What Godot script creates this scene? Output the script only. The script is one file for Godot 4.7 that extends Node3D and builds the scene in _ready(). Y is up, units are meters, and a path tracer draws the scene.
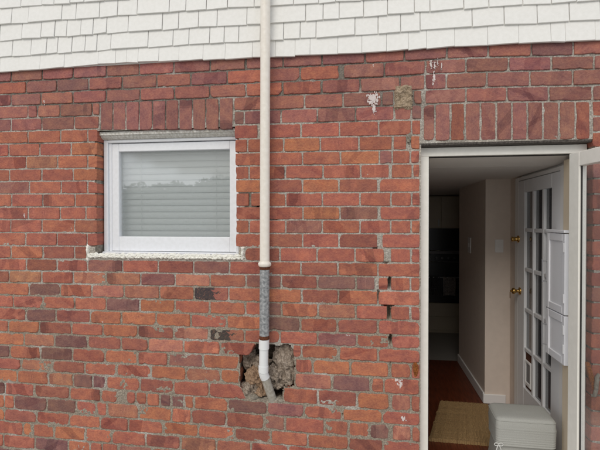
extends Node3D

# ---------------------------------------------------------------- data (metres on the wall plane z = 0)
# brick: kind (0 stretcher, 1 cut piece, 2 soldier, 3 outside the view), clay colour, corners bl, br, tr, tl
const BRICKS = [
[0,1,-2.647,2.696,-2.418,2.696,-2.418,2.791,-2.647,2.797],[3,1,-2.883,2.696,-2.654,2.696,-2.654,2.797,-2.883,2.797],[3,8,-3.119,2.696,-2.890,2.696,-2.890,2.797,-3.119,2.797],
[0,1,-2.411,2.696,-2.184,2.696,-2.183,2.796,-2.410,2.791],[0,8,-2.177,2.696,-1.955,2.696,-1.954,2.800,-2.176,2.796],[0,1,-1.948,2.696,-1.714,2.696,-1.713,2.805,-1.947,2.800],
[0,1,-1.707,2.696,-1.484,2.696,-1.484,2.804,-1.706,2.805],[0,8,-1.477,2.696,-1.246,2.696,-1.246,2.799,-1.477,2.804],[0,1,-1.239,2.696,-1.002,2.696,-1.002,2.794,-1.239,2.799],
[0,1,-0.995,2.696,-0.770,2.696,-0.769,2.790,-0.995,2.794],[0,1,-0.762,2.696,-0.531,2.696,-0.531,2.787,-0.762,2.790],[0,1,-0.524,2.696,-0.289,2.696,-0.289,2.784,-0.524,2.787],
[0,1,-0.282,2.696,-0.030,2.696,-0.030,2.782,-0.282,2.784],[0,8,-0.022,2.696,0.202,2.696,0.202,2.783,-0.023,2.782],[0,1,0.209,2.696,0.445,2.697,0.445,2.784,0.209,2.783],
[0,1,0.453,2.697,0.676,2.694,0.675,2.784,0.452,2.784],[0,8,0.683,2.694,0.909,2.686,0.908,2.780,0.682,2.784],[0,2,0.916,2.686,1.131,2.678,1.130,2.776,0.915,2.780],
[0,8,1.138,2.678,1.367,2.678,1.367,2.776,1.138,2.776],[3,1,1.374,2.678,1.603,2.678,1.603,2.776,1.374,2.776],[3,2,1.610,2.678,1.839,2.678,1.839,2.776,1.610,2.776],
[3,1,1.846,2.678,2.075,2.678,2.075,2.776,1.846,2.776],[3,8,2.082,2.678,2.311,2.678,2.311,2.776,2.082,2.776],[3,1,2.318,2.678,2.547,2.678,2.547,2.776,2.318,2.776],
[0,0,-2.537,2.614,-2.308,2.613,-2.307,2.688,-2.537,2.688],[3,1,-2.773,2.614,-2.544,2.614,-2.544,2.688,-2.773,2.688],[3,1,-3.009,2.614,-2.780,2.614,-2.780,2.688,-3.009,2.688],
[0,1,-2.301,2.613,-2.076,2.613,-2.075,2.689,-2.300,2.688],[0,2,-2.069,2.613,-1.843,2.612,-1.843,2.689,-2.068,2.689],[0,8,-1.836,2.612,-1.604,2.612,-1.603,2.689,-1.836,2.689],
[0,1,-1.596,2.612,-1.364,2.611,-1.364,2.689,-1.596,2.689],[0,8,-1.357,2.611,-1.132,2.611,-1.132,2.689,-1.357,2.689],[0,1,-1.125,2.611,-0.891,2.610,-0.890,2.689,-1.124,2.689],
[0,0,-0.883,2.610,-0.652,2.610,-0.652,2.689,-0.883,2.689],[0,8,-0.644,2.610,-0.425,2.609,-0.425,2.689,-0.644,2.689],[0,0,-0.418,2.609,-0.183,2.609,-0.183,2.689,-0.418,2.689],
[0,1,-0.153,2.609,0.085,2.608,0.085,2.689,-0.153,2.689],[0,8,0.092,2.608,0.323,2.614,0.323,2.690,0.092,2.689],[0,1,0.330,2.614,0.552,2.612,0.552,2.689,0.330,2.690],
[0,1,0.559,2.612,0.788,2.607,0.788,2.683,0.559,2.689],[0,1,0.796,2.607,1.016,2.601,1.016,2.675,0.795,2.683],[0,1,1.023,2.601,1.239,2.595,1.239,2.667,1.023,2.675],
[3,1,1.246,2.595,1.475,2.595,1.475,2.667,1.246,2.667],[3,8,1.482,2.595,1.711,2.595,1.711,2.667,1.482,2.667],[3,1,1.718,2.595,1.947,2.595,1.947,2.667,1.718,2.667],
[3,8,1.954,2.595,2.183,2.595,2.183,2.667,1.954,2.667],[3,8,2.190,2.595,2.419,2.595,2.419,2.667,2.190,2.667],[0,8,-2.652,2.532,-2.423,2.532,-2.422,2.606,-2.652,2.607],
[3,1,-2.888,2.532,-2.659,2.532,-2.659,2.607,-2.888,2.607],[3,8,-3.124,2.532,-2.895,2.532,-2.895,2.607,-3.124,2.607],[0,1,-2.416,2.532,-2.196,2.531,-2.195,2.606,-2.415,2.606],
[0,8,-2.188,2.531,-1.959,2.530,-1.958,2.605,-2.188,2.606],[0,8,-1.952,2.530,-1.718,2.529,-1.717,2.605,-1.951,2.605],[0,1,-1.710,2.529,-1.478,2.529,-1.478,2.604,-1.710,2.605],
[0,8,-1.471,2.529,-1.241,2.528,-1.241,2.604,-1.470,2.604],[0,8,-1.234,2.528,-1.005,2.527,-1.005,2.603,-1.234,2.604],[0,8,-0.998,2.527,-0.767,2.526,-0.767,2.603,-0.998,2.603],
[0,0,-0.760,2.526,-0.535,2.526,-0.534,2.603,-0.760,2.603],[0,0,-0.527,2.526,-0.292,2.525,-0.292,2.602,-0.527,2.603],[0,8,-0.284,2.525,-0.059,2.524,-0.059,2.602,-0.284,2.602],
[0,1,-0.052,2.524,0.177,2.524,0.176,2.601,-0.052,2.602],[1,1,0.184,2.524,0.321,2.521,0.321,2.607,0.184,2.601],[1,1,0.328,2.521,0.443,2.522,0.442,2.606,0.328,2.607],
[0,1,0.450,2.522,0.669,2.522,0.668,2.603,0.449,2.606],[0,1,0.676,2.522,0.902,2.516,0.902,2.597,0.676,2.603],[0,1,0.909,2.516,1.129,2.510,1.128,2.591,0.909,2.597],
[0,1,1.136,2.510,1.365,2.510,1.365,2.591,1.136,2.591],[3,1,1.372,2.510,1.601,2.510,1.601,2.591,1.372,2.591],[3,1,1.608,2.510,1.837,2.510,1.837,2.591,1.608,2.591],
[3,8,1.844,2.510,2.073,2.510,2.073,2.591,1.844,2.591],[3,1,2.080,2.510,2.309,2.510,2.309,2.591,2.080,2.591],[3,1,2.316,2.510,2.545,2.510,2.545,2.591,2.316,2.591],
[0,8,-2.523,2.446,-2.294,2.445,-2.293,2.524,-2.523,2.525],[3,1,-2.759,2.446,-2.530,2.446,-2.530,2.525,-2.759,2.525],[3,1,-2.995,2.446,-2.766,2.446,-2.766,2.525,-2.995,2.525],
[1,8,-2.287,2.445,-2.223,2.445,-2.223,2.524,-2.286,2.524],[0,8,-2.216,2.445,-2.055,2.444,-2.054,2.523,-2.215,2.524],[0,1,-2.048,2.444,-1.818,2.443,-1.818,2.523,-2.047,2.523],
[1,8,-1.811,2.443,-1.765,2.443,-1.764,2.522,-1.811,2.523],[0,8,-0.841,2.440,-0.626,2.439,-0.626,2.519,-0.840,2.520],[0,8,-0.619,2.439,-0.398,2.438,-0.398,2.518,-0.619,2.519],
[0,8,-0.390,2.438,-0.161,2.437,-0.161,2.517,-0.390,2.518],[0,1,-0.154,2.437,0.069,2.436,0.069,2.517,-0.154,2.517],[1,2,0.076,2.436,0.142,2.436,0.142,2.517,0.076,2.517],
[1,1,0.262,2.436,0.307,2.436,0.307,2.516,0.262,2.516],[0,1,0.328,2.438,0.553,2.438,0.553,2.515,0.328,2.514],[0,8,0.560,2.438,0.778,2.433,0.778,2.512,0.560,2.515],
[0,1,0.786,2.433,1.004,2.427,1.003,2.506,0.785,2.512],[0,1,1.011,2.427,1.233,2.420,1.232,2.500,1.010,2.506],[3,1,1.240,2.420,1.469,2.420,1.469,2.500,1.240,2.500],
[3,8,1.476,2.420,1.705,2.420,1.705,2.500,1.476,2.500],[3,8,1.712,2.420,1.941,2.420,1.941,2.500,1.712,2.500],[3,8,1.948,2.420,2.177,2.420,2.177,2.500,1.948,2.500],
[3,8,2.184,2.420,2.413,2.420,2.413,2.500,2.184,2.500],[0,1,-2.653,2.360,-2.424,2.359,-2.424,2.438,-2.653,2.439],[3,8,-2.889,2.360,-2.660,2.360,-2.660,2.439,-2.889,2.439],
[3,8,-3.125,2.360,-2.896,2.360,-2.896,2.439,-3.125,2.439],[0,8,-2.417,2.359,-2.189,2.358,-2.189,2.437,-2.416,2.438],[0,1,-2.182,2.358,-1.950,2.357,-1.949,2.437,-2.182,2.437],
[0,8,-1.942,2.357,-1.769,2.356,-1.768,2.436,-1.942,2.437],[1,2,-0.838,2.352,-0.780,2.352,-0.780,2.432,-0.838,2.433],[0,1,-0.773,2.352,-0.544,2.351,-0.544,2.431,-0.773,2.432],
[0,8,-0.537,2.351,-0.317,2.350,-0.317,2.431,-0.537,2.431],[0,1,-0.310,2.350,-0.085,2.349,-0.085,2.430,-0.310,2.431],[0,8,-0.078,2.349,0.144,2.348,0.144,2.429,-0.078,2.430],
[1,8,0.152,2.348,0.244,2.347,0.244,2.429,0.151,2.429],[1,2,0.251,2.347,0.304,2.347,0.304,2.428,0.251,2.429],[0,0,-2.521,2.275,-2.292,2.273,-2.292,2.351,-2.521,2.353],
[3,3,-2.757,2.275,-2.528,2.275,-2.528,2.353,-2.757,2.353],[3,0,-2.993,2.275,-2.764,2.275,-2.764,2.353,-2.993,2.353],[0,0,-2.285,2.273,-2.050,2.272,-2.050,2.350,-2.285,2.351],
[0,0,-2.043,2.272,-1.851,2.270,-1.851,2.349,-2.042,2.350],[1,0,-1.844,2.270,-1.776,2.270,-1.776,2.349,-1.844,2.349],[1,0,-0.838,2.263,-0.690,2.262,-0.690,2.344,-0.838,2.345],
[0,0,-0.675,2.262,-0.419,2.260,-0.419,2.343,-0.675,2.344],[0,0,-0.412,2.260,-0.183,2.259,-0.183,2.342,-0.412,2.343],[0,0,-0.176,2.259,0.052,2.257,0.052,2.341,-0.176,2.342],
[0,0,0.059,2.257,0.244,2.256,0.244,2.340,0.059,2.341],[1,0,0.251,2.256,0.299,2.256,0.299,2.340,0.251,2.340],[3,0,-2.670,2.190,-2.441,2.188,-2.440,2.267,-2.670,2.269],
[3,3,-2.906,2.190,-2.677,2.190,-2.677,2.269,-2.906,2.269],[3,0,-3.142,2.190,-2.913,2.190,-2.913,2.269,-3.142,2.269],[0,0,-2.434,2.188,-2.206,2.186,-2.205,2.266,-2.433,2.267],
[0,0,-2.198,2.186,-1.973,2.185,-1.972,2.264,-2.198,2.266],[0,4,-1.965,2.185,-1.780,2.183,-1.779,2.263,-1.965,2.264],[1,0,-0.835,2.177,-0.759,2.176,-0.759,2.256,-0.835,2.256],
[0,0,-0.751,2.176,-0.528,2.174,-0.528,2.254,-0.751,2.256],[0,4,-0.521,2.174,-0.299,2.173,-0.299,2.252,-0.520,2.254],[0,0,-0.292,2.173,-0.065,2.171,-0.065,2.251,-0.292,2.252],
[0,0,-0.057,2.171,0.133,2.170,0.133,2.249,-0.058,2.251],[1,0,0.144,2.170,0.218,2.169,0.218,2.249,0.144,2.249],[1,4,0.243,2.169,0.296,2.168,0.296,2.248,0.243,2.249],
[0,0,-2.538,2.101,-2.309,2.100,-2.308,2.180,-2.538,2.182],[3,3,-2.774,2.101,-2.545,2.101,-2.545,2.182,-2.774,2.182],[3,4,-3.010,2.101,-2.781,2.101,-2.781,2.182,-3.010,2.182],
[0,6,-2.302,2.100,-2.073,2.099,-2.073,2.178,-2.301,2.180],[0,4,-2.066,2.099,-1.854,2.098,-1.853,2.177,-2.066,2.178],[1,4,-1.846,2.098,-1.781,2.097,-1.781,2.176,-1.846,2.177],
[0,0,-0.835,2.093,-0.627,2.092,-0.627,2.168,-0.835,2.169],[0,0,-0.619,2.092,-0.409,2.091,-0.409,2.166,-0.619,2.168],[0,0,-0.402,2.091,-0.177,2.089,-0.177,2.165,-0.402,2.166],
[0,4,-0.169,2.089,0.057,2.088,0.057,2.163,-0.169,2.165],[1,1,0.064,2.088,0.133,2.088,0.133,2.162,0.064,2.163],[1,0,0.141,2.088,0.238,2.087,0.238,2.162,0.140,2.162],
[1,0,0.245,2.087,0.294,2.087,0.293,2.161,0.245,2.162],[3,0,-2.665,2.018,-2.436,2.017,-2.436,2.093,-2.665,2.094],[3,0,-2.901,2.018,-2.672,2.018,-2.672,2.094,-2.901,2.094],
[3,0,-3.137,2.018,-2.908,2.018,-2.908,2.094,-3.137,2.094],[0,0,-2.429,2.017,-2.193,2.016,-2.193,2.092,-2.428,2.093],[0,0,-2.186,2.016,-1.959,2.014,-1.959,2.091,-2.185,2.092],
[0,4,-1.952,2.014,-1.782,2.013,-1.781,2.090,-1.951,2.091],[1,0,-0.832,2.008,-0.749,2.008,-0.748,2.085,-0.832,2.085],[0,0,-0.741,2.008,-0.516,2.007,-0.516,2.084,-0.741,2.085],
[0,0,-0.509,2.007,-0.283,2.005,-0.283,2.083,-0.509,2.084],[0,0,-0.275,2.005,-0.055,2.004,-0.055,2.082,-0.276,2.083],[0,0,-0.048,2.004,0.117,2.003,0.117,2.081,-0.048,2.082],
[1,0,0.133,2.003,0.250,2.002,0.250,2.080,0.132,2.081],[1,0,0.257,2.002,0.294,2.002,0.294,2.080,0.257,2.080],[0,1,-2.516,1.932,-2.287,1.931,-2.287,2.009,-2.516,2.010],
[3,0,-2.752,1.932,-2.523,1.932,-2.523,2.010,-2.752,2.010],[3,0,-2.988,1.932,-2.759,1.932,-2.759,2.010,-2.988,2.010],[0,0,-2.280,1.931,-2.048,1.930,-2.047,2.008,-2.280,2.009],
[0,0,-2.041,1.930,-1.855,1.929,-1.854,2.007,-2.040,2.008],[1,0,-1.847,1.929,-1.782,1.929,-1.782,2.006,-1.847,2.007],[0,4,-0.830,1.924,-0.627,1.923,-0.627,2.000,-0.830,2.001],
[0,3,-0.620,1.923,-0.410,1.922,-0.410,1.999,-0.619,2.000],[0,4,-0.403,1.922,-0.185,1.921,-0.185,1.998,-0.403,1.999],[0,3,-0.178,1.921,0.048,1.920,0.048,1.996,-0.178,1.998],
[0,0,0.063,1.920,0.296,1.919,0.296,1.995,0.062,1.996],[0,0,-2.651,1.843,-2.422,1.843,-2.422,1.925,-2.651,1.926],[3,0,-2.887,1.843,-2.658,1.843,-2.658,1.926,-2.887,1.926],
[3,0,-3.123,1.843,-2.894,1.843,-2.894,1.926,-3.123,1.926],[0,0,-2.415,1.843,-2.186,1.842,-2.185,1.923,-2.414,1.925],[0,0,-2.178,1.842,-1.945,1.841,-1.945,1.922,-2.178,1.923],
[1,0,-1.938,1.841,-1.783,1.841,-1.782,1.922,-1.938,1.922],[1,0,-0.829,1.838,-0.746,1.838,-0.746,1.917,-0.828,1.917],[0,0,-0.732,1.838,-0.515,1.837,-0.515,1.916,-0.732,1.917],
[0,0,-0.508,1.837,-0.287,1.837,-0.288,1.914,-0.508,1.916],[0,0,-0.280,1.837,-0.058,1.836,-0.058,1.913,-0.280,1.914],[0,0,-0.051,1.836,0.126,1.835,0.126,1.913,-0.051,1.913],
[1,0,0.133,1.835,0.246,1.835,0.246,1.912,0.133,1.913],[1,0,0.253,1.835,0.297,1.835,0.296,1.912,0.253,1.912],[0,0,-2.525,1.756,-2.296,1.756,-2.296,1.835,-2.525,1.836],
[3,4,-2.761,1.756,-2.532,1.756,-2.532,1.836,-2.761,1.836],[3,0,-2.997,1.756,-2.768,1.756,-2.768,1.836,-2.997,1.836],[0,0,-2.289,1.756,-2.056,1.756,-2.056,1.834,-2.288,1.835],
[0,0,-2.049,1.756,-1.869,1.756,-1.868,1.834,-2.049,1.834],[1,0,-1.861,1.756,-1.783,1.756,-1.783,1.834,-1.861,1.834],[0,0,-0.829,1.754,-0.627,1.754,-0.627,1.830,-0.829,1.831],
[0,0,-0.620,1.754,-0.406,1.754,-0.406,1.830,-0.620,1.830],[0,4,-0.399,1.754,-0.179,1.754,-0.179,1.829,-0.399,1.830],[0,1,-0.171,1.754,0.052,1.753,0.051,1.828,-0.172,1.829],
[0,0,0.067,1.753,0.297,1.753,0.297,1.828,0.067,1.828],[0,0,-2.659,1.667,-2.430,1.667,-2.429,1.749,-2.659,1.749],[3,0,-2.895,1.667,-2.666,1.667,-2.666,1.749,-2.895,1.749],
[3,0,-3.131,1.667,-2.902,1.667,-2.902,1.749,-3.131,1.749],[0,0,-2.423,1.667,-2.194,1.668,-2.194,1.749,-2.422,1.749],[0,0,-2.187,1.668,-1.951,1.668,-1.950,1.749,-2.186,1.749],
[0,3,-1.944,1.668,-1.784,1.668,-1.783,1.748,-1.943,1.749],[1,0,-0.830,1.670,-0.749,1.670,-0.749,1.747,-0.830,1.747],[0,0,-0.742,1.670,-0.515,1.670,-0.515,1.747,-0.742,1.747],
[0,1,-0.508,1.670,-0.287,1.671,-0.287,1.747,-0.508,1.747],[0,0,-0.280,1.671,-0.058,1.671,-0.058,1.746,-0.280,1.747],[0,0,-0.051,1.671,0.124,1.672,0.124,1.746,-0.051,1.746],
[1,0,0.131,1.672,0.243,1.672,0.243,1.746,0.131,1.746],[1,0,0.250,1.672,0.297,1.672,0.297,1.746,0.250,1.746],[0,0,-2.545,1.577,-2.316,1.578,-2.315,1.660,-2.545,1.660],
[3,1,-2.781,1.577,-2.552,1.577,-2.552,1.660,-2.781,1.660],[3,4,-3.017,1.577,-2.788,1.577,-2.788,1.660,-3.017,1.660],[0,0,-2.309,1.578,-2.080,1.579,-2.079,1.661,-2.308,1.660],
[0,0,-2.073,1.579,-1.860,1.579,-1.859,1.661,-2.072,1.661],[1,0,-1.852,1.579,-1.783,1.579,-1.782,1.661,-1.852,1.661],[0,0,-0.832,1.582,-0.627,1.582,-0.627,1.663,-0.831,1.663],
[0,3,-0.620,1.582,-0.409,1.583,-0.409,1.663,-0.620,1.663],[0,0,-0.402,1.583,-0.185,1.583,-0.185,1.664,-0.402,1.663],[0,3,-0.177,1.583,0.050,1.584,0.049,1.664,-0.177,1.664],
[0,0,0.078,1.584,0.297,1.585,0.297,1.665,0.078,1.664],[0,0,-2.660,1.489,-2.431,1.490,-2.430,1.571,-2.660,1.570],[3,3,-2.896,1.489,-2.667,1.489,-2.667,1.570,-2.896,1.570],
[3,1,-3.132,1.489,-2.903,1.489,-2.903,1.570,-3.132,1.570],[0,4,-2.424,1.490,-2.188,1.490,-2.187,1.571,-2.423,1.571],[0,3,-2.181,1.490,-1.952,1.491,-1.951,1.572,-2.180,1.571],
[1,3,-1.945,1.491,-1.864,1.491,-1.863,1.572,-1.944,1.572],[0,3,-0.771,1.494,-0.551,1.495,-0.551,1.575,-0.771,1.575],[0,0,-0.544,1.495,-0.319,1.496,-0.319,1.576,-0.544,1.575],
[0,0,-0.312,1.496,-0.088,1.496,-0.088,1.577,-0.312,1.576],[0,0,-0.080,1.496,0.088,1.497,0.088,1.577,-0.081,1.577],[1,0,0.128,1.497,0.243,1.497,0.243,1.577,0.128,1.577],
[1,0,0.250,1.497,0.298,1.497,0.297,1.578,0.250,1.577],[0,0,-2.543,1.407,-2.314,1.407,-2.313,1.483,-2.543,1.482],[3,0,-2.779,1.407,-2.550,1.407,-2.550,1.482,-2.779,1.482],
[3,0,-3.015,1.407,-2.786,1.407,-2.786,1.482,-3.015,1.482],[0,3,-2.307,1.407,-2.084,1.408,-2.083,1.483,-2.306,1.483],[0,0,-2.077,1.408,-1.858,1.408,-1.857,1.484,-2.076,1.483],
[0,1,-1.850,1.408,-1.607,1.408,-1.606,1.485,-1.850,1.484],[0,0,-1.599,1.408,-1.358,1.409,-1.357,1.485,-1.599,1.485],[0,3,-1.350,1.409,-1.116,1.409,-1.116,1.486,-1.350,1.485],
[0,1,-1.109,1.409,-0.877,1.410,-0.877,1.487,-1.109,1.486],[0,0,-0.870,1.410,-0.646,1.410,-0.646,1.487,-0.870,1.487],[0,0,-0.639,1.410,-0.419,1.411,-0.419,1.488,-0.639,1.487],
[0,3,-0.412,1.411,-0.191,1.411,-0.191,1.489,-0.412,1.488],[0,0,-0.183,1.411,0.050,1.411,0.050,1.489,-0.183,1.489],[0,0,0.057,1.411,0.298,1.412,0.298,1.490,0.057,1.489],
[3,3,-2.674,1.324,-2.445,1.324,-2.444,1.400,-2.674,1.399],[3,3,-2.910,1.324,-2.681,1.324,-2.681,1.399,-2.910,1.399],[3,5,-3.146,1.324,-2.917,1.324,-2.917,1.399,-3.146,1.399],
[0,6,-2.438,1.324,-2.197,1.325,-2.196,1.400,-2.437,1.400],[0,0,-2.189,1.325,-1.963,1.325,-1.963,1.401,-2.189,1.400],[0,5,-1.956,1.325,-1.724,1.325,-1.723,1.401,-1.956,1.401],
[0,6,-1.717,1.325,-1.479,1.326,-1.478,1.401,-1.716,1.401],[0,1,-1.472,1.326,-1.241,1.326,-1.241,1.402,-1.471,1.401],[0,5,-1.234,1.326,-1.005,1.327,-1.005,1.402,-1.234,1.402],
[0,3,-0.998,1.327,-0.769,1.327,-0.769,1.403,-0.998,1.402],[0,1,-0.762,1.327,-0.542,1.328,-0.542,1.403,-0.762,1.403],[0,3,-0.535,1.328,-0.317,1.328,-0.317,1.404,-0.535,1.403],
[0,2,-0.310,1.328,-0.081,1.328,-0.082,1.404,-0.310,1.404],[1,2,-0.074,1.328,0.035,1.329,0.034,1.404,-0.074,1.404],[1,0,0.057,1.329,0.112,1.329,0.111,1.404,0.057,1.404],
[1,0,0.130,1.329,0.241,1.329,0.241,1.405,0.130,1.404],[1,0,0.249,1.329,0.298,1.329,0.298,1.405,0.248,1.405],[0,4,-2.524,1.237,-2.296,1.237,-2.295,1.317,-2.524,1.317],
[3,0,-2.760,1.237,-2.532,1.237,-2.532,1.317,-2.760,1.317],[3,5,-2.996,1.237,-2.768,1.237,-2.768,1.317,-2.996,1.317],[0,2,-2.288,1.237,-2.060,1.238,-2.059,1.318,-2.288,1.317],
[0,4,-2.053,1.238,-1.828,1.238,-1.828,1.318,-2.052,1.318],[0,5,-1.821,1.238,-1.596,1.238,-1.596,1.318,-1.820,1.318],[0,6,-1.589,1.238,-1.349,1.238,-1.348,1.319,-1.588,1.318],
[0,0,-1.341,1.238,-1.113,1.238,-1.113,1.319,-1.341,1.319],[0,7,-1.106,1.238,-0.883,1.239,-0.882,1.320,-1.105,1.319],[0,0,-0.875,1.239,-0.647,1.239,-0.646,1.320,-0.875,1.320],
[0,4,-0.639,1.239,-0.416,1.239,-0.416,1.321,-0.639,1.320],[0,3,-0.409,1.239,-0.188,1.239,-0.188,1.321,-0.409,1.321],[0,4,-0.181,1.239,0.050,1.240,0.050,1.321,-0.181,1.321],
[0,0,0.057,1.240,0.298,1.240,0.298,1.322,0.057,1.321],[0,0,-2.644,1.152,-2.415,1.152,-2.415,1.230,-2.644,1.230],[3,5,-2.880,1.152,-2.651,1.152,-2.651,1.230,-2.880,1.230],
[3,5,-3.116,1.152,-2.887,1.152,-2.887,1.230,-3.116,1.230],[0,0,-2.408,1.152,-2.187,1.152,-2.187,1.230,-2.408,1.230],[0,0,-2.180,1.152,-1.957,1.152,-1.956,1.230,-2.180,1.230],
[0,0,-1.950,1.152,-1.725,1.152,-1.724,1.231,-1.949,1.230],[0,2,-1.718,1.152,-1.487,1.152,-1.486,1.231,-1.717,1.231],[0,4,-1.479,1.152,-1.245,1.152,-1.244,1.231,-1.479,1.231],
[0,0,-1.237,1.152,-1.009,1.152,-1.008,1.231,-1.237,1.231],[0,0,-1.001,1.152,-0.773,1.152,-0.773,1.232,-1.001,1.231],[1,0,-0.766,1.152,-0.627,1.152,-0.627,1.232,-0.766,1.232],
[1,2,-0.620,1.152,-0.541,1.152,-0.541,1.232,-0.620,1.232],[0,4,-0.534,1.152,-0.313,1.152,-0.313,1.232,-0.534,1.232],[0,6,-0.306,1.152,-0.081,1.152,-0.081,1.232,-0.306,1.232],
[0,0,-0.074,1.152,0.108,1.152,0.108,1.232,-0.074,1.232],[1,0,0.130,1.152,0.241,1.152,0.240,1.233,0.130,1.232],[1,0,0.248,1.152,0.299,1.152,0.298,1.233,0.248,1.233],
[0,0,-2.548,1.065,-2.320,1.064,-2.319,1.144,-2.548,1.144],[3,0,-2.784,1.065,-2.556,1.065,-2.556,1.144,-2.784,1.144],[3,0,-3.020,1.065,-2.792,1.065,-2.792,1.144,-3.020,1.144],
[0,2,-2.312,1.064,-2.094,1.064,-2.093,1.144,-2.312,1.144],[0,3,-2.086,1.064,-1.841,1.064,-1.840,1.144,-2.086,1.144],[0,4,-1.833,1.064,-1.618,1.064,-1.618,1.144,-1.833,1.144],
[0,4,-1.611,1.064,-1.373,1.064,-1.372,1.144,-1.610,1.144],[0,4,-1.366,1.064,-1.136,1.063,-1.136,1.144,-1.365,1.144],[0,0,-1.129,1.063,-0.896,1.063,-0.896,1.144,-1.129,1.144],
[0,4,-0.889,1.063,-0.659,1.063,-0.659,1.144,-0.889,1.144],[0,2,-0.652,1.063,-0.425,1.063,-0.425,1.144,-0.652,1.144],[0,0,-0.418,1.063,-0.194,1.063,-0.194,1.145,-0.418,1.144],
[0,3,-0.187,1.063,0.051,1.063,0.050,1.145,-0.187,1.145],[0,0,0.058,1.063,0.299,1.062,0.299,1.145,0.058,1.145],[3,0,-2.681,0.982,-2.452,0.982,-2.452,1.057,-2.681,1.057],
[3,0,-2.917,0.982,-2.688,0.982,-2.688,1.057,-2.917,1.057],[3,0,-3.153,0.982,-2.924,0.982,-2.924,1.057,-3.153,1.057],[0,4,-2.445,0.982,-2.219,0.981,-2.218,1.057,-2.444,1.057],
[0,3,-2.212,0.981,-1.977,0.981,-1.977,1.057,-2.211,1.057],[0,0,-1.970,0.981,-1.750,0.981,-1.750,1.057,-1.969,1.057],[0,4,-1.743,0.981,-1.501,0.981,-1.501,1.057,-1.742,1.057],
[0,3,-1.494,0.981,-1.252,0.981,-1.252,1.056,-1.494,1.057],[0,5,-1.245,0.981,-1.016,0.981,-1.015,1.056,-1.244,1.056],[0,7,-1.008,0.981,-0.780,0.981,-0.780,1.056,-1.008,1.056],
[0,0,-0.773,0.981,-0.551,0.981,-0.551,1.056,-0.772,1.056],[0,0,-0.544,0.981,-0.316,0.981,-0.316,1.056,-0.544,1.056],[0,1,-0.309,0.981,-0.077,0.981,-0.077,1.055,-0.309,1.056],
[0,0,-0.070,0.981,0.121,0.981,0.120,1.055,-0.070,1.055],[0,0,0.136,0.981,0.299,0.981,0.299,1.055,0.136,1.055],[0,4,-2.562,0.892,-2.333,0.892,-2.333,0.974,-2.562,0.974],
[3,0,-2.798,0.892,-2.569,0.892,-2.569,0.974,-2.798,0.974],[3,4,-3.034,0.892,-2.805,0.892,-2.805,0.974,-3.034,0.974],[0,5,-2.326,0.892,-2.104,0.892,-2.103,0.974,-2.325,0.974],
[0,2,-2.097,0.892,-1.861,0.893,-1.860,0.974,-2.096,0.974],[0,3,-1.853,0.893,-1.619,0.893,-1.618,0.974,-1.853,0.974],[0,3,-1.612,0.893,-1.429,0.893,-1.429,0.974,-1.611,0.974],
[0,5,-1.422,0.893,-1.184,0.894,-1.184,0.974,-1.421,0.974],[0,4,-1.177,0.894,-0.940,0.894,-0.940,0.974,-1.177,0.974],[0,0,-0.933,0.894,-0.744,0.894,-0.705,0.974,-0.933,0.974],
[1,0,-0.465,0.895,-0.416,0.895,-0.416,0.974,-0.465,0.974],[0,0,-0.409,0.895,-0.184,0.895,-0.184,0.974,-0.409,0.974],[0,4,-0.177,0.895,0.051,0.896,0.051,0.974,-0.177,0.974],
[0,0,0.058,0.896,0.299,0.896,0.299,0.974,0.058,0.974],[0,2,-2.673,0.804,-2.444,0.804,-2.444,0.885,-2.673,0.884],[3,5,-2.909,0.804,-2.680,0.804,-2.680,0.884,-2.909,0.884],
[3,2,-3.145,0.804,-2.916,0.804,-2.916,0.884,-3.145,0.884],[0,0,-2.437,0.804,-2.212,0.804,-2.212,0.885,-2.437,0.885],[0,2,-2.205,0.804,-1.971,0.804,-1.970,0.885,-2.205,0.885],
[0,0,-1.964,0.804,-1.738,0.804,-1.738,0.886,-1.963,0.885],[0,4,-1.731,0.804,-1.502,0.804,-1.502,0.886,-1.730,0.886],[0,0,-1.495,0.804,-1.294,0.804,-1.293,0.886,-1.494,0.886],
[0,1,-1.286,0.804,-1.053,0.804,-1.053,0.887,-1.286,0.886],[0,4,-1.046,0.804,-0.822,0.804,-0.809,0.887,-1.046,0.887],[1,0,-0.449,0.804,-0.346,0.804,-0.346,0.888,-0.449,0.888],
[0,4,-0.339,0.804,-0.115,0.804,-0.115,0.888,-0.339,0.888],[0,4,-0.107,0.804,0.115,0.804,0.115,0.889,-0.107,0.888],[1,0,0.134,0.804,0.245,0.804,0.245,0.889,0.134,0.889],
[1,0,0.252,0.804,0.300,0.804,0.299,0.889,0.252,0.889],[0,0,-2.589,0.726,-2.360,0.724,-2.360,0.797,-2.589,0.797],[3,4,-2.825,0.726,-2.596,0.726,-2.596,0.797,-2.825,0.797],
[3,3,-3.061,0.726,-2.832,0.726,-2.832,0.797,-3.061,0.797],[0,5,-2.353,0.724,-2.120,0.723,-2.119,0.797,-2.353,0.797],[0,3,-2.113,0.723,-1.883,0.721,-1.883,0.797,-2.112,0.797],
[0,0,-1.876,0.721,-1.651,0.719,-1.651,0.797,-1.876,0.797],[0,0,-1.644,0.719,-1.412,0.718,-1.411,0.797,-1.643,0.797],[0,4,-1.404,0.718,-1.171,0.716,-1.171,0.797,-1.404,0.797],
[0,6,-1.164,0.716,-0.936,0.714,-0.936,0.797,-1.164,0.797],[1,4,-0.929,0.714,-0.809,0.713,-0.809,0.797,-0.929,0.797],[0,5,-0.452,0.711,-0.227,0.709,-0.227,0.797,-0.452,0.797],
[0,2,-0.219,0.709,0.009,0.708,0.009,0.797,-0.219,0.797],[1,0,0.017,0.708,0.087,0.707,0.087,0.797,0.017,0.797],[0,0,0.094,0.707,0.300,0.706,0.300,0.797,0.094,0.797],
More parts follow.
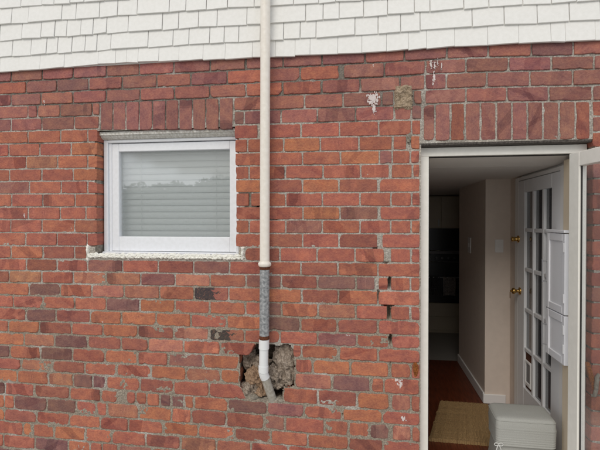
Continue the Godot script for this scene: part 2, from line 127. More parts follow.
[0,4,-2.618,0.639,-2.389,0.636,-2.388,0.717,-2.618,0.719],[3,2,-2.854,0.639,-2.625,0.639,-2.625,0.719,-2.854,0.719],[3,0,-3.090,0.639,-2.861,0.639,-2.861,0.719,-3.090,0.719],
[0,4,-2.382,0.636,-2.153,0.634,-2.153,0.716,-2.381,0.717],[0,6,-2.146,0.634,-1.968,0.631,-1.967,0.714,-2.146,0.716],[1,2,-1.960,0.631,-1.825,0.629,-1.824,0.713,-1.960,0.714],
[1,2,-1.818,0.629,-1.731,0.628,-1.731,0.713,-1.817,0.713],[0,0,-1.724,0.628,-1.489,0.625,-1.488,0.711,-1.723,0.713],[0,3,-1.482,0.625,-1.253,0.622,-1.253,0.709,-1.481,0.711],
[0,0,-1.246,0.622,-1.014,0.619,-1.014,0.708,-1.246,0.709],[0,0,-1.007,0.619,-0.763,0.616,-0.809,0.706,-1.006,0.708],[0,0,-0.525,0.613,-0.313,0.611,-0.313,0.703,-0.525,0.704],
[0,3,-0.306,0.611,-0.074,0.608,-0.075,0.701,-0.306,0.703],[0,4,-0.067,0.608,0.119,0.605,0.119,0.700,-0.067,0.701],[1,5,0.136,0.605,0.246,0.604,0.245,0.699,0.135,0.700],
[1,0,0.253,0.604,0.300,0.603,0.300,0.698,0.253,0.699],[3,2,-2.711,0.551,-2.482,0.549,-2.481,0.630,-2.711,0.633],[3,3,-2.947,0.551,-2.718,0.551,-2.718,0.633,-2.947,0.633],
[0,0,-2.475,0.549,-2.260,0.547,-2.259,0.628,-2.474,0.630],[0,3,-2.252,0.547,-1.993,0.544,-1.993,0.624,-2.252,0.628],[0,0,-1.986,0.544,-1.767,0.542,-1.766,0.622,-1.985,0.624],
[1,0,-1.760,0.542,-1.649,0.540,-1.649,0.620,-1.759,0.622],[1,0,-1.578,0.540,-1.519,0.539,-1.518,0.618,-1.577,0.619],[1,0,-1.511,0.539,-1.440,0.538,-1.440,0.617,-1.511,0.618],
[1,4,-1.433,0.538,-1.350,0.537,-1.349,0.616,-1.433,0.617],[1,2,-1.343,0.537,-1.274,0.537,-1.274,0.615,-1.342,0.616],[1,2,-1.267,0.537,-1.182,0.536,-1.182,0.614,-1.267,0.615],
[1,4,-1.175,0.536,-1.117,0.535,-1.117,0.613,-1.175,0.614],[0,4,-1.110,0.535,-0.888,0.533,-0.888,0.611,-1.110,0.613],[0,2,-0.881,0.533,-0.634,0.530,-0.634,0.607,-0.881,0.611],
[0,1,-0.627,0.530,-0.400,0.528,-0.400,0.604,-0.627,0.607],[0,0,-0.393,0.528,-0.162,0.525,-0.162,0.602,-0.393,0.604],[0,4,-0.154,0.525,0.078,0.523,0.078,0.599,-0.154,0.602],
[0,0,0.085,0.523,0.300,0.521,0.300,0.596,0.085,0.599],[3,4,-2.719,0.457,-2.491,0.455,-2.490,0.542,-2.719,0.544],[3,5,-2.955,0.457,-2.727,0.457,-2.727,0.544,-2.955,0.544],
[1,4,-2.483,0.455,-2.413,0.454,-2.413,0.541,-2.483,0.542],[0,2,-2.406,0.454,-2.165,0.451,-2.165,0.539,-2.405,0.541],[0,2,-2.158,0.451,-1.947,0.449,-1.946,0.536,-2.157,0.539],
[1,0,-1.939,0.449,-1.801,0.448,-1.800,0.535,-1.939,0.536],[1,0,-1.793,0.448,-1.724,0.447,-1.724,0.534,-1.793,0.535],[0,6,-1.717,0.447,-1.498,0.445,-1.498,0.532,-1.716,0.534],
[0,4,-1.491,0.445,-1.267,0.442,-1.267,0.529,-1.490,0.532],[1,4,-1.260,0.442,-1.135,0.441,-1.135,0.528,-1.260,0.529],[0,3,-1.128,0.441,-0.899,0.438,-0.898,0.526,-1.128,0.528],
[0,3,-0.891,0.438,-0.654,0.436,-0.654,0.523,-0.891,0.526],[1,1,-0.646,0.436,-0.520,0.435,-0.520,0.522,-0.646,0.523],[0,0,-0.512,0.435,-0.273,0.432,-0.273,0.519,-0.512,0.522],
[1,0,-0.266,0.432,-0.126,0.431,-0.126,0.518,-0.266,0.519],[1,0,-0.119,0.431,0.002,0.429,0.001,0.516,-0.119,0.518],[1,2,0.009,0.429,0.119,0.428,0.119,0.515,0.009,0.516],
[1,5,0.138,0.428,0.250,0.427,0.249,0.514,0.138,0.515],[1,0,0.257,0.427,0.301,0.426,0.300,0.513,0.257,0.514],[3,4,-2.720,0.369,-2.491,0.367,-2.491,0.447,-2.720,0.450],
[3,2,-2.956,0.369,-2.727,0.369,-2.727,0.450,-2.956,0.450],[0,3,-2.484,0.367,-2.246,0.365,-2.245,0.445,-2.483,0.447],[0,0,-2.239,0.365,-1.999,0.362,-1.998,0.442,-2.238,0.445],
[0,4,-1.992,0.362,-1.772,0.360,-1.772,0.440,-1.991,0.442],[0,0,-1.765,0.360,-1.572,0.358,-1.571,0.438,-1.764,0.440],[0,0,-1.565,0.358,-1.327,0.356,-1.327,0.436,-1.564,0.438],
[0,4,-1.320,0.356,-1.088,0.354,-1.088,0.433,-1.319,0.436],[0,4,-1.081,0.354,-0.846,0.352,-0.846,0.431,-1.081,0.433],[0,3,-0.839,0.352,-0.609,0.349,-0.609,0.428,-0.839,0.431],
[0,0,-0.602,0.349,-0.377,0.347,-0.377,0.426,-0.602,0.428],[0,0,-0.370,0.347,-0.126,0.345,-0.126,0.423,-0.370,0.426],[0,3,-0.119,0.345,0.082,0.343,0.081,0.421,-0.119,0.423],
[0,0,0.089,0.343,0.301,0.341,0.301,0.419,0.089,0.421],[0,0,-2.577,0.275,-2.349,0.273,-2.348,0.359,-2.577,0.361],[3,3,-2.813,0.275,-2.585,0.275,-2.585,0.361,-2.813,0.361],
[3,4,-3.049,0.275,-2.821,0.275,-2.821,0.361,-3.049,0.361],[1,4,-2.341,0.273,-2.272,0.272,-2.272,0.358,-2.341,0.359],[1,0,-2.265,0.272,-2.111,0.271,-2.110,0.356,-2.264,0.358],
[0,4,-2.104,0.271,-1.878,0.269,-1.877,0.354,-2.103,0.356],[0,4,-1.871,0.269,-1.689,0.268,-1.689,0.352,-1.870,0.354],[0,0,-1.682,0.268,-1.450,0.266,-1.449,0.350,-1.681,0.352],
[0,3,-1.442,0.266,-1.208,0.264,-1.208,0.348,-1.442,0.350],[0,6,-1.201,0.264,-0.968,0.262,-0.968,0.346,-1.200,0.348],[0,3,-0.961,0.262,-0.738,0.261,-0.738,0.343,-0.961,0.346],
[0,0,-0.731,0.261,-0.501,0.259,-0.501,0.341,-0.731,0.343],[0,0,-0.493,0.259,-0.269,0.257,-0.269,0.339,-0.493,0.341],[3,0,-0.262,0.257,-0.032,0.255,-0.032,0.337,-0.262,0.339],
[3,3,-0.025,0.255,0.123,0.254,0.123,0.335,-0.025,0.337],[3,0,0.130,0.254,0.301,0.252,0.301,0.334,0.130,0.335],[3,0,-2.729,0.185,-2.501,0.184,-2.500,0.267,-2.729,0.269],
[3,0,-2.965,0.185,-2.737,0.185,-2.737,0.269,-2.965,0.269],[0,0,-2.493,0.184,-2.258,0.182,-2.257,0.265,-2.493,0.267],[0,2,-2.251,0.182,-2.007,0.180,-2.007,0.263,-2.250,0.265],
[1,4,-2.000,0.180,-1.846,0.179,-1.845,0.262,-2.000,0.263],[1,0,-1.838,0.179,-1.759,0.178,-1.758,0.261,-1.838,0.262],[1,0,-1.751,0.178,-1.644,0.178,-1.643,0.260,-1.751,0.261],
[0,1,-1.637,0.178,-1.404,0.176,-1.404,0.258,-1.636,0.260],[3,4,-1.397,0.176,-1.156,0.174,-1.156,0.257,-1.396,0.258],[3,0,-1.149,0.174,-0.915,0.172,-0.915,0.255,-1.149,0.257],
[3,0,-0.908,0.172,-0.667,0.171,-0.667,0.253,-0.908,0.255],[3,0,-0.660,0.171,-0.425,0.169,-0.425,0.251,-0.659,0.253],[3,0,-0.418,0.169,-0.189,0.167,-0.189,0.249,-0.418,0.251],
[3,2,-0.182,0.167,0.046,0.166,0.046,0.247,-0.182,0.249],[3,0,0.053,0.166,0.301,0.164,0.301,0.245,0.053,0.247],[3,2,-2.568,0.097,-2.339,0.095,-2.339,0.175,-2.568,0.177],
[3,5,-2.804,0.097,-2.575,0.097,-2.575,0.177,-2.804,0.177],[3,0,-3.040,0.097,-2.811,0.097,-2.811,0.177,-3.040,0.177],[3,0,-2.332,0.095,-2.090,0.093,-2.089,0.174,-2.331,0.175],
[3,5,-2.082,0.093,-1.846,0.091,-1.846,0.172,-2.082,0.174],[3,3,-1.839,0.091,-1.601,0.089,-1.601,0.170,-1.838,0.172],[3,0,-1.594,0.089,-1.363,0.087,-1.362,0.168,-1.594,0.170],
[3,0,-1.355,0.087,-1.129,0.086,-1.129,0.167,-1.355,0.168],[3,0,-1.122,0.086,-0.889,0.084,-0.889,0.165,-1.122,0.167],[3,5,-0.882,0.084,-0.654,0.082,-0.654,0.163,-0.881,0.165],
[3,2,-0.647,0.082,-0.412,0.080,-0.412,0.162,-0.647,0.163],[3,0,-0.405,0.080,-0.177,0.079,-0.177,0.160,-0.405,0.162],[3,2,-0.170,0.079,0.064,0.077,0.064,0.158,-0.170,0.160],
[3,5,0.072,0.077,0.302,0.075,0.301,0.156,0.071,0.158],[3,3,-2.692,0.010,-2.463,0.008,-2.463,0.088,-2.692,0.090],[3,0,-2.928,0.010,-2.699,0.010,-2.699,0.090,-2.928,0.090],
[3,4,-3.164,0.010,-2.935,0.010,-2.935,0.090,-3.164,0.090],[3,0,-2.456,0.008,-2.218,0.006,-2.217,0.087,-2.455,0.088],[3,0,-2.211,0.006,-1.971,0.004,-1.971,0.085,-2.210,0.087],
[3,5,-1.964,0.004,-1.723,0.002,-1.723,0.083,-1.964,0.085],[3,4,-1.716,0.002,-1.482,0.000,-1.481,0.081,-1.716,0.083],[3,4,-1.474,0.000,-1.239,-0.002,-1.238,0.079,-1.474,0.081],
[3,5,-1.232,-0.002,-0.995,-0.004,-0.995,0.078,-1.231,0.079],[3,0,-0.988,-0.004,-0.758,-0.005,-0.758,0.076,-0.988,0.078],[3,2,-0.750,-0.005,-0.520,-0.007,-0.520,0.074,-0.750,0.076],
[3,2,-0.513,-0.007,-0.282,-0.009,-0.282,0.072,-0.512,0.074],[3,0,-0.274,-0.009,-0.049,-0.011,-0.050,0.070,-0.274,0.072],[3,0,-0.042,-0.011,0.183,-0.013,0.183,0.069,-0.042,0.070],
[3,0,0.190,-0.013,0.302,-0.014,0.302,0.068,0.190,0.069],[0,3,1.237,2.333,1.462,2.333,1.462,2.413,1.237,2.413],[3,3,1.469,2.333,1.698,2.333,1.698,2.413,1.469,2.413],
[3,0,1.705,2.333,1.934,2.333,1.934,2.413,1.705,2.413],[3,0,1.941,2.333,2.170,2.333,2.170,2.413,1.941,2.413],[3,3,2.177,2.333,2.406,2.333,2.406,2.413,2.177,2.413],
[1,1,1.237,2.246,1.342,2.246,1.342,2.326,1.237,2.326],[3,3,1.349,2.246,1.578,2.246,1.578,2.326,1.349,2.326],[3,3,1.585,2.246,1.814,2.246,1.814,2.326,1.585,2.326],
[3,0,1.821,2.246,2.050,2.246,2.050,2.326,1.821,2.326],[3,0,2.057,2.246,2.286,2.246,2.286,2.326,2.057,2.326],[3,1,2.293,2.246,2.522,2.246,2.522,2.326,2.293,2.326],
[3,0,1.237,2.160,1.462,2.160,1.462,2.239,1.237,2.239],[3,3,1.469,2.160,1.698,2.160,1.698,2.239,1.469,2.239],[3,3,1.705,2.160,1.934,2.160,1.934,2.239,1.705,2.239],
[3,1,1.941,2.160,2.170,2.160,2.170,2.239,1.941,2.239],[3,3,2.177,2.160,2.406,2.160,2.406,2.239,2.177,2.239],[1,3,1.237,2.073,1.342,2.073,1.342,2.152,1.237,2.152],
[3,3,1.349,2.073,1.578,2.073,1.578,2.152,1.349,2.152],[3,3,1.585,2.073,1.814,2.073,1.814,2.152,1.585,2.152],[3,3,1.821,2.073,2.050,2.073,2.050,2.152,1.821,2.152],
[3,3,2.057,2.073,2.286,2.073,2.286,2.152,2.057,2.152],[3,3,2.293,2.073,2.522,2.073,2.522,2.152,2.293,2.152],[3,1,1.237,1.986,1.462,1.986,1.462,2.066,1.237,2.066],
[3,3,1.469,1.986,1.698,1.986,1.698,2.066,1.469,2.066],[3,3,1.705,1.986,1.934,1.986,1.934,2.066,1.705,2.066],[3,3,1.941,1.986,2.170,1.986,2.170,2.066,1.941,2.066],
[3,3,2.177,1.986,2.406,1.986,2.406,2.066,2.177,2.066],[1,3,1.237,1.899,1.342,1.899,1.342,1.979,1.237,1.979],[3,3,1.349,1.899,1.578,1.899,1.578,1.979,1.349,1.979],
[3,1,1.585,1.899,1.814,1.899,1.814,1.979,1.585,1.979],[3,3,1.821,1.899,2.050,1.899,2.050,1.979,1.821,1.979],[3,0,2.057,1.899,2.286,1.899,2.286,1.979,2.057,1.979],
[3,3,2.293,1.899,2.522,1.899,2.522,1.979,2.293,1.979],[3,3,1.237,1.812,1.462,1.812,1.462,1.892,1.237,1.892],[3,3,1.469,1.812,1.698,1.812,1.698,1.892,1.469,1.892],
[3,0,1.705,1.812,1.934,1.812,1.934,1.892,1.705,1.892],[3,0,1.941,1.812,2.170,1.812,2.170,1.892,1.941,1.892],[3,3,2.177,1.812,2.406,1.812,2.406,1.892,2.177,1.892],
[1,3,1.237,1.726,1.342,1.726,1.342,1.805,1.237,1.805],[3,3,1.349,1.726,1.578,1.726,1.578,1.805,1.349,1.805],[3,1,1.585,1.726,1.814,1.726,1.814,1.805,1.585,1.805],
[3,3,1.821,1.726,2.050,1.726,2.050,1.805,1.821,1.805],[3,3,2.057,1.726,2.286,1.726,2.286,1.805,2.057,1.805],[3,3,2.293,1.726,2.522,1.726,2.522,1.805,2.293,1.805],
[0,3,1.237,1.639,1.462,1.639,1.462,1.718,1.237,1.718],[3,3,1.469,1.639,1.698,1.639,1.698,1.718,1.469,1.718],[3,0,1.705,1.639,1.934,1.639,1.934,1.718,1.705,1.718],
[3,3,1.941,1.639,2.170,1.639,2.170,1.718,1.941,1.718],[3,3,2.177,1.639,2.406,1.639,2.406,1.718,2.177,1.718],[1,3,1.237,1.551,1.342,1.551,1.342,1.631,1.237,1.631],
[3,1,1.349,1.551,1.578,1.551,1.578,1.631,1.349,1.631],[3,3,1.585,1.551,1.814,1.551,1.814,1.631,1.585,1.631],[3,3,1.821,1.551,2.050,1.551,2.050,1.631,1.821,1.631],
[3,3,2.057,1.551,2.286,1.551,2.286,1.631,2.057,1.631],[3,1,2.293,1.551,2.522,1.551,2.522,1.631,2.293,1.631],[0,0,1.237,1.464,1.462,1.464,1.462,1.544,1.237,1.544],
[3,3,1.469,1.464,1.698,1.464,1.698,1.544,1.469,1.544],[3,3,1.705,1.464,1.934,1.464,1.934,1.544,1.705,1.544],[3,3,1.941,1.464,2.170,1.464,2.170,1.544,1.941,1.544],
[3,3,2.177,1.464,2.406,1.464,2.406,1.544,2.177,1.544],[1,3,1.237,1.377,1.342,1.377,1.342,1.457,1.237,1.457],[3,0,1.349,1.377,1.578,1.377,1.578,1.457,1.349,1.457],
[3,0,1.585,1.377,1.814,1.377,1.814,1.457,1.585,1.457],[3,1,1.821,1.377,2.050,1.377,2.050,1.457,1.821,1.457],[3,3,2.057,1.377,2.286,1.377,2.286,1.457,2.057,1.457],
[3,3,2.293,1.377,2.522,1.377,2.522,1.457,2.293,1.457],[0,1,1.237,1.290,1.462,1.290,1.462,1.370,1.237,1.370],[3,3,1.469,1.290,1.698,1.290,1.698,1.370,1.469,1.370],
[3,3,1.705,1.290,1.934,1.290,1.934,1.370,1.705,1.370],[3,0,1.941,1.290,2.170,1.290,2.170,1.370,1.941,1.370],[3,3,2.177,1.290,2.406,1.290,2.406,1.370,2.177,1.370],
[1,0,1.237,1.203,1.342,1.203,1.342,1.283,1.237,1.283],[3,3,1.349,1.203,1.578,1.203,1.578,1.283,1.349,1.283],[3,3,1.585,1.203,1.814,1.203,1.814,1.283,1.585,1.283],
[3,1,1.821,1.203,2.050,1.203,2.050,1.283,1.821,1.283],[3,3,2.057,1.203,2.286,1.203,2.286,1.283,2.057,1.283],[3,1,2.293,1.203,2.522,1.203,2.522,1.283,2.293,1.283],
[0,3,1.237,1.115,1.462,1.115,1.462,1.195,1.237,1.195],[3,1,1.469,1.115,1.698,1.115,1.698,1.195,1.469,1.195],[3,1,1.705,1.115,1.934,1.115,1.934,1.195,1.705,1.195],
[3,0,1.941,1.115,2.170,1.115,2.170,1.195,1.941,1.195],[3,3,2.177,1.115,2.406,1.115,2.406,1.195,2.177,1.195],[1,0,1.237,1.028,1.342,1.028,1.342,1.108,1.237,1.108],
[3,3,1.349,1.028,1.578,1.028,1.578,1.108,1.349,1.108],[3,1,1.585,1.028,1.814,1.028,1.814,1.108,1.585,1.108],[3,3,1.821,1.028,2.050,1.028,2.050,1.108,1.821,1.108],
[3,3,2.057,1.028,2.286,1.028,2.286,1.108,2.057,1.108],[3,0,2.293,1.028,2.522,1.028,2.522,1.108,2.293,1.108],[0,0,1.237,0.940,1.462,0.940,1.462,1.021,1.237,1.021],
[3,3,1.469,0.940,1.698,0.940,1.698,1.021,1.469,1.021],[3,3,1.705,0.940,1.934,0.940,1.934,1.021,1.705,1.021],[3,0,1.941,0.940,2.170,0.940,2.170,1.021,1.941,1.021],
[3,0,2.177,0.940,2.406,0.940,2.406,1.021,2.177,1.021],[1,0,1.237,0.853,1.342,0.853,1.342,0.933,1.237,0.933],[3,0,1.349,0.853,1.578,0.853,1.578,0.933,1.349,0.933],
[3,3,1.585,0.853,1.814,0.853,1.814,0.933,1.585,0.933],[3,0,1.821,0.853,2.050,0.853,2.050,0.933,1.821,0.933],[3,3,2.057,0.853,2.286,0.853,2.286,0.933,2.057,0.933],
[3,1,2.293,0.853,2.522,0.853,2.522,0.933,2.293,0.933],[0,3,1.237,0.765,1.462,0.765,1.462,0.846,1.237,0.846],[3,0,1.469,0.765,1.698,0.765,1.698,0.846,1.469,0.846],
[3,3,1.705,0.765,1.934,0.765,1.934,0.846,1.705,0.846],[3,1,1.941,0.765,2.170,0.765,2.170,0.846,1.941,0.846],[3,1,2.177,0.765,2.406,0.765,2.406,0.846,2.177,0.846],
[1,3,1.237,0.678,1.342,0.678,1.342,0.758,1.237,0.758],[3,0,1.349,0.678,1.578,0.678,1.578,0.758,1.349,0.758],[3,3,1.585,0.678,1.814,0.678,1.814,0.758,1.585,0.758],
[3,3,1.821,0.678,2.050,0.678,2.050,0.758,1.821,0.758],[3,0,2.057,0.678,2.286,0.678,2.286,0.758,2.057,0.758],[3,1,2.293,0.678,2.522,0.678,2.522,0.758,2.293,0.758],
[0,3,1.237,0.590,1.462,0.590,1.462,0.670,1.237,0.670],[3,1,1.469,0.590,1.698,0.590,1.698,0.670,1.469,0.670],[3,0,1.705,0.590,1.934,0.590,1.934,0.670,1.705,0.670],
[3,1,1.941,0.590,2.170,0.590,2.170,0.670,1.941,0.670],[3,3,2.177,0.590,2.406,0.590,2.406,0.670,2.177,0.670],[1,0,1.237,0.502,1.342,0.502,1.342,0.583,1.237,0.583],
[3,0,1.349,0.502,1.578,0.502,1.578,0.583,1.349,0.583],[3,3,1.585,0.502,1.814,0.502,1.814,0.583,1.585,0.583],[3,0,1.821,0.502,2.050,0.502,2.050,0.583,1.821,0.583],
[3,0,2.057,0.502,2.286,0.502,2.286,0.583,2.057,0.583],[3,3,2.293,0.502,2.522,0.502,2.522,0.583,2.293,0.583],[3,0,1.237,0.414,1.462,0.414,1.462,0.495,1.237,0.495],
[3,3,1.469,0.414,1.698,0.414,1.698,0.495,1.469,0.495],[3,1,1.705,0.414,1.934,0.414,1.934,0.495,1.705,0.495],[3,1,1.941,0.414,2.170,0.414,2.170,0.495,1.941,0.495],
[3,0,2.177,0.414,2.406,0.414,2.406,0.495,2.177,0.495],[3,3,1.237,0.326,1.342,0.326,1.342,0.407,1.237,0.407],[3,1,1.349,0.326,1.578,0.326,1.578,0.407,1.349,0.407],
[3,0,1.585,0.326,1.814,0.326,1.814,0.407,1.585,0.407],[3,3,1.821,0.326,2.050,0.326,2.050,0.407,1.821,0.407],[3,3,2.057,0.326,2.286,0.326,2.286,0.407,2.057,0.407],
[3,0,2.293,0.326,2.522,0.326,2.522,0.407,2.293,0.407],[3,3,1.237,0.238,1.462,0.238,1.462,0.319,1.237,0.319],[3,3,1.469,0.238,1.698,0.238,1.698,0.319,1.469,0.319],
[3,3,1.705,0.238,1.934,0.238,1.934,0.319,1.705,0.319],[3,3,1.941,0.238,2.170,0.238,2.170,0.319,1.941,0.319],[3,3,2.177,0.238,2.406,0.238,2.406,0.319,2.177,0.319],
[3,3,1.237,0.150,1.342,0.150,1.342,0.231,1.237,0.231],[3,0,1.349,0.150,1.578,0.150,1.578,0.231,1.349,0.231],[3,0,1.585,0.150,1.814,0.150,1.814,0.231,1.585,0.231],
[3,3,1.821,0.150,2.050,0.150,2.050,0.231,1.821,0.231],[3,3,2.057,0.150,2.286,0.150,2.286,0.231,2.057,0.231],[3,0,2.293,0.150,2.522,0.150,2.522,0.231,2.293,0.231],
[3,3,1.237,0.062,1.462,0.062,1.462,0.143,1.237,0.143],[3,1,1.469,0.062,1.698,0.062,1.698,0.143,1.469,0.143],[3,0,1.705,0.062,1.934,0.062,1.934,0.143,1.705,0.143],
[3,0,1.941,0.062,2.170,0.062,2.170,0.143,1.941,0.143],[3,1,2.177,0.062,2.406,0.062,2.406,0.143,2.177,0.143],[3,3,1.237,0.004,1.342,0.004,1.342,0.055,1.237,0.055],
[3,3,1.349,0.004,1.578,0.004,1.578,0.055,1.349,0.055],[3,3,1.585,0.004,1.814,0.004,1.814,0.055,1.585,0.055],[3,3,1.821,0.004,2.050,0.004,2.050,0.055,1.821,0.055],
[3,1,2.057,0.004,2.286,0.004,2.286,0.055,2.057,0.055],[3,0,2.293,0.004,2.522,0.004,2.522,0.055,2.293,0.055],[2,1,-1.754,2.344,-1.672,2.342,-1.671,2.522,-1.753,2.522],
[2,1,-1.664,2.342,-1.580,2.340,-1.579,2.522,-1.663,2.522],[2,1,-1.572,2.340,-1.486,2.337,-1.485,2.521,-1.572,2.522],[2,1,-1.479,2.337,-1.393,2.335,-1.392,2.521,-1.478,2.521],
[2,1,-1.386,2.335,-1.302,2.333,-1.301,2.521,-1.385,2.521],[2,1,-1.295,2.333,-1.214,2.331,-1.213,2.521,-1.294,2.521],[2,1,-1.206,2.331,-1.121,2.328,-1.120,2.520,-1.206,2.521],
[2,1,-1.113,2.328,-1.032,2.326,-1.032,2.520,-1.113,2.520],[2,1,-1.025,2.326,-0.944,2.324,-0.943,2.520,-1.025,2.520],[2,1,-0.936,2.324,-0.852,2.322,-0.852,2.520,-0.936,2.520],
[2,1,0.318,2.219,0.379,2.217,0.378,2.430,0.317,2.428],[2,1,0.386,2.217,0.466,2.216,0.465,2.430,0.385,2.430],[2,3,0.473,2.216,0.548,2.215,0.547,2.430,0.473,2.430],
[2,1,0.555,2.215,0.635,2.213,0.634,2.430,0.554,2.430],[2,1,0.642,2.213,0.722,2.212,0.721,2.428,0.641,2.430],[2,1,0.729,2.212,0.807,2.210,0.806,2.425,0.728,2.428],
[2,1,0.814,2.210,0.890,2.209,0.889,2.423,0.813,2.425],[2,1,0.897,2.209,0.973,2.207,0.972,2.420,0.896,2.423],[2,1,0.980,2.207,1.059,2.206,1.058,2.418,0.979,2.420],
[2,1,1.066,2.206,1.144,2.204,1.143,2.415,1.065,2.418],[2,3,1.152,2.204,1.223,2.203,1.221,2.413,1.150,2.415]
]
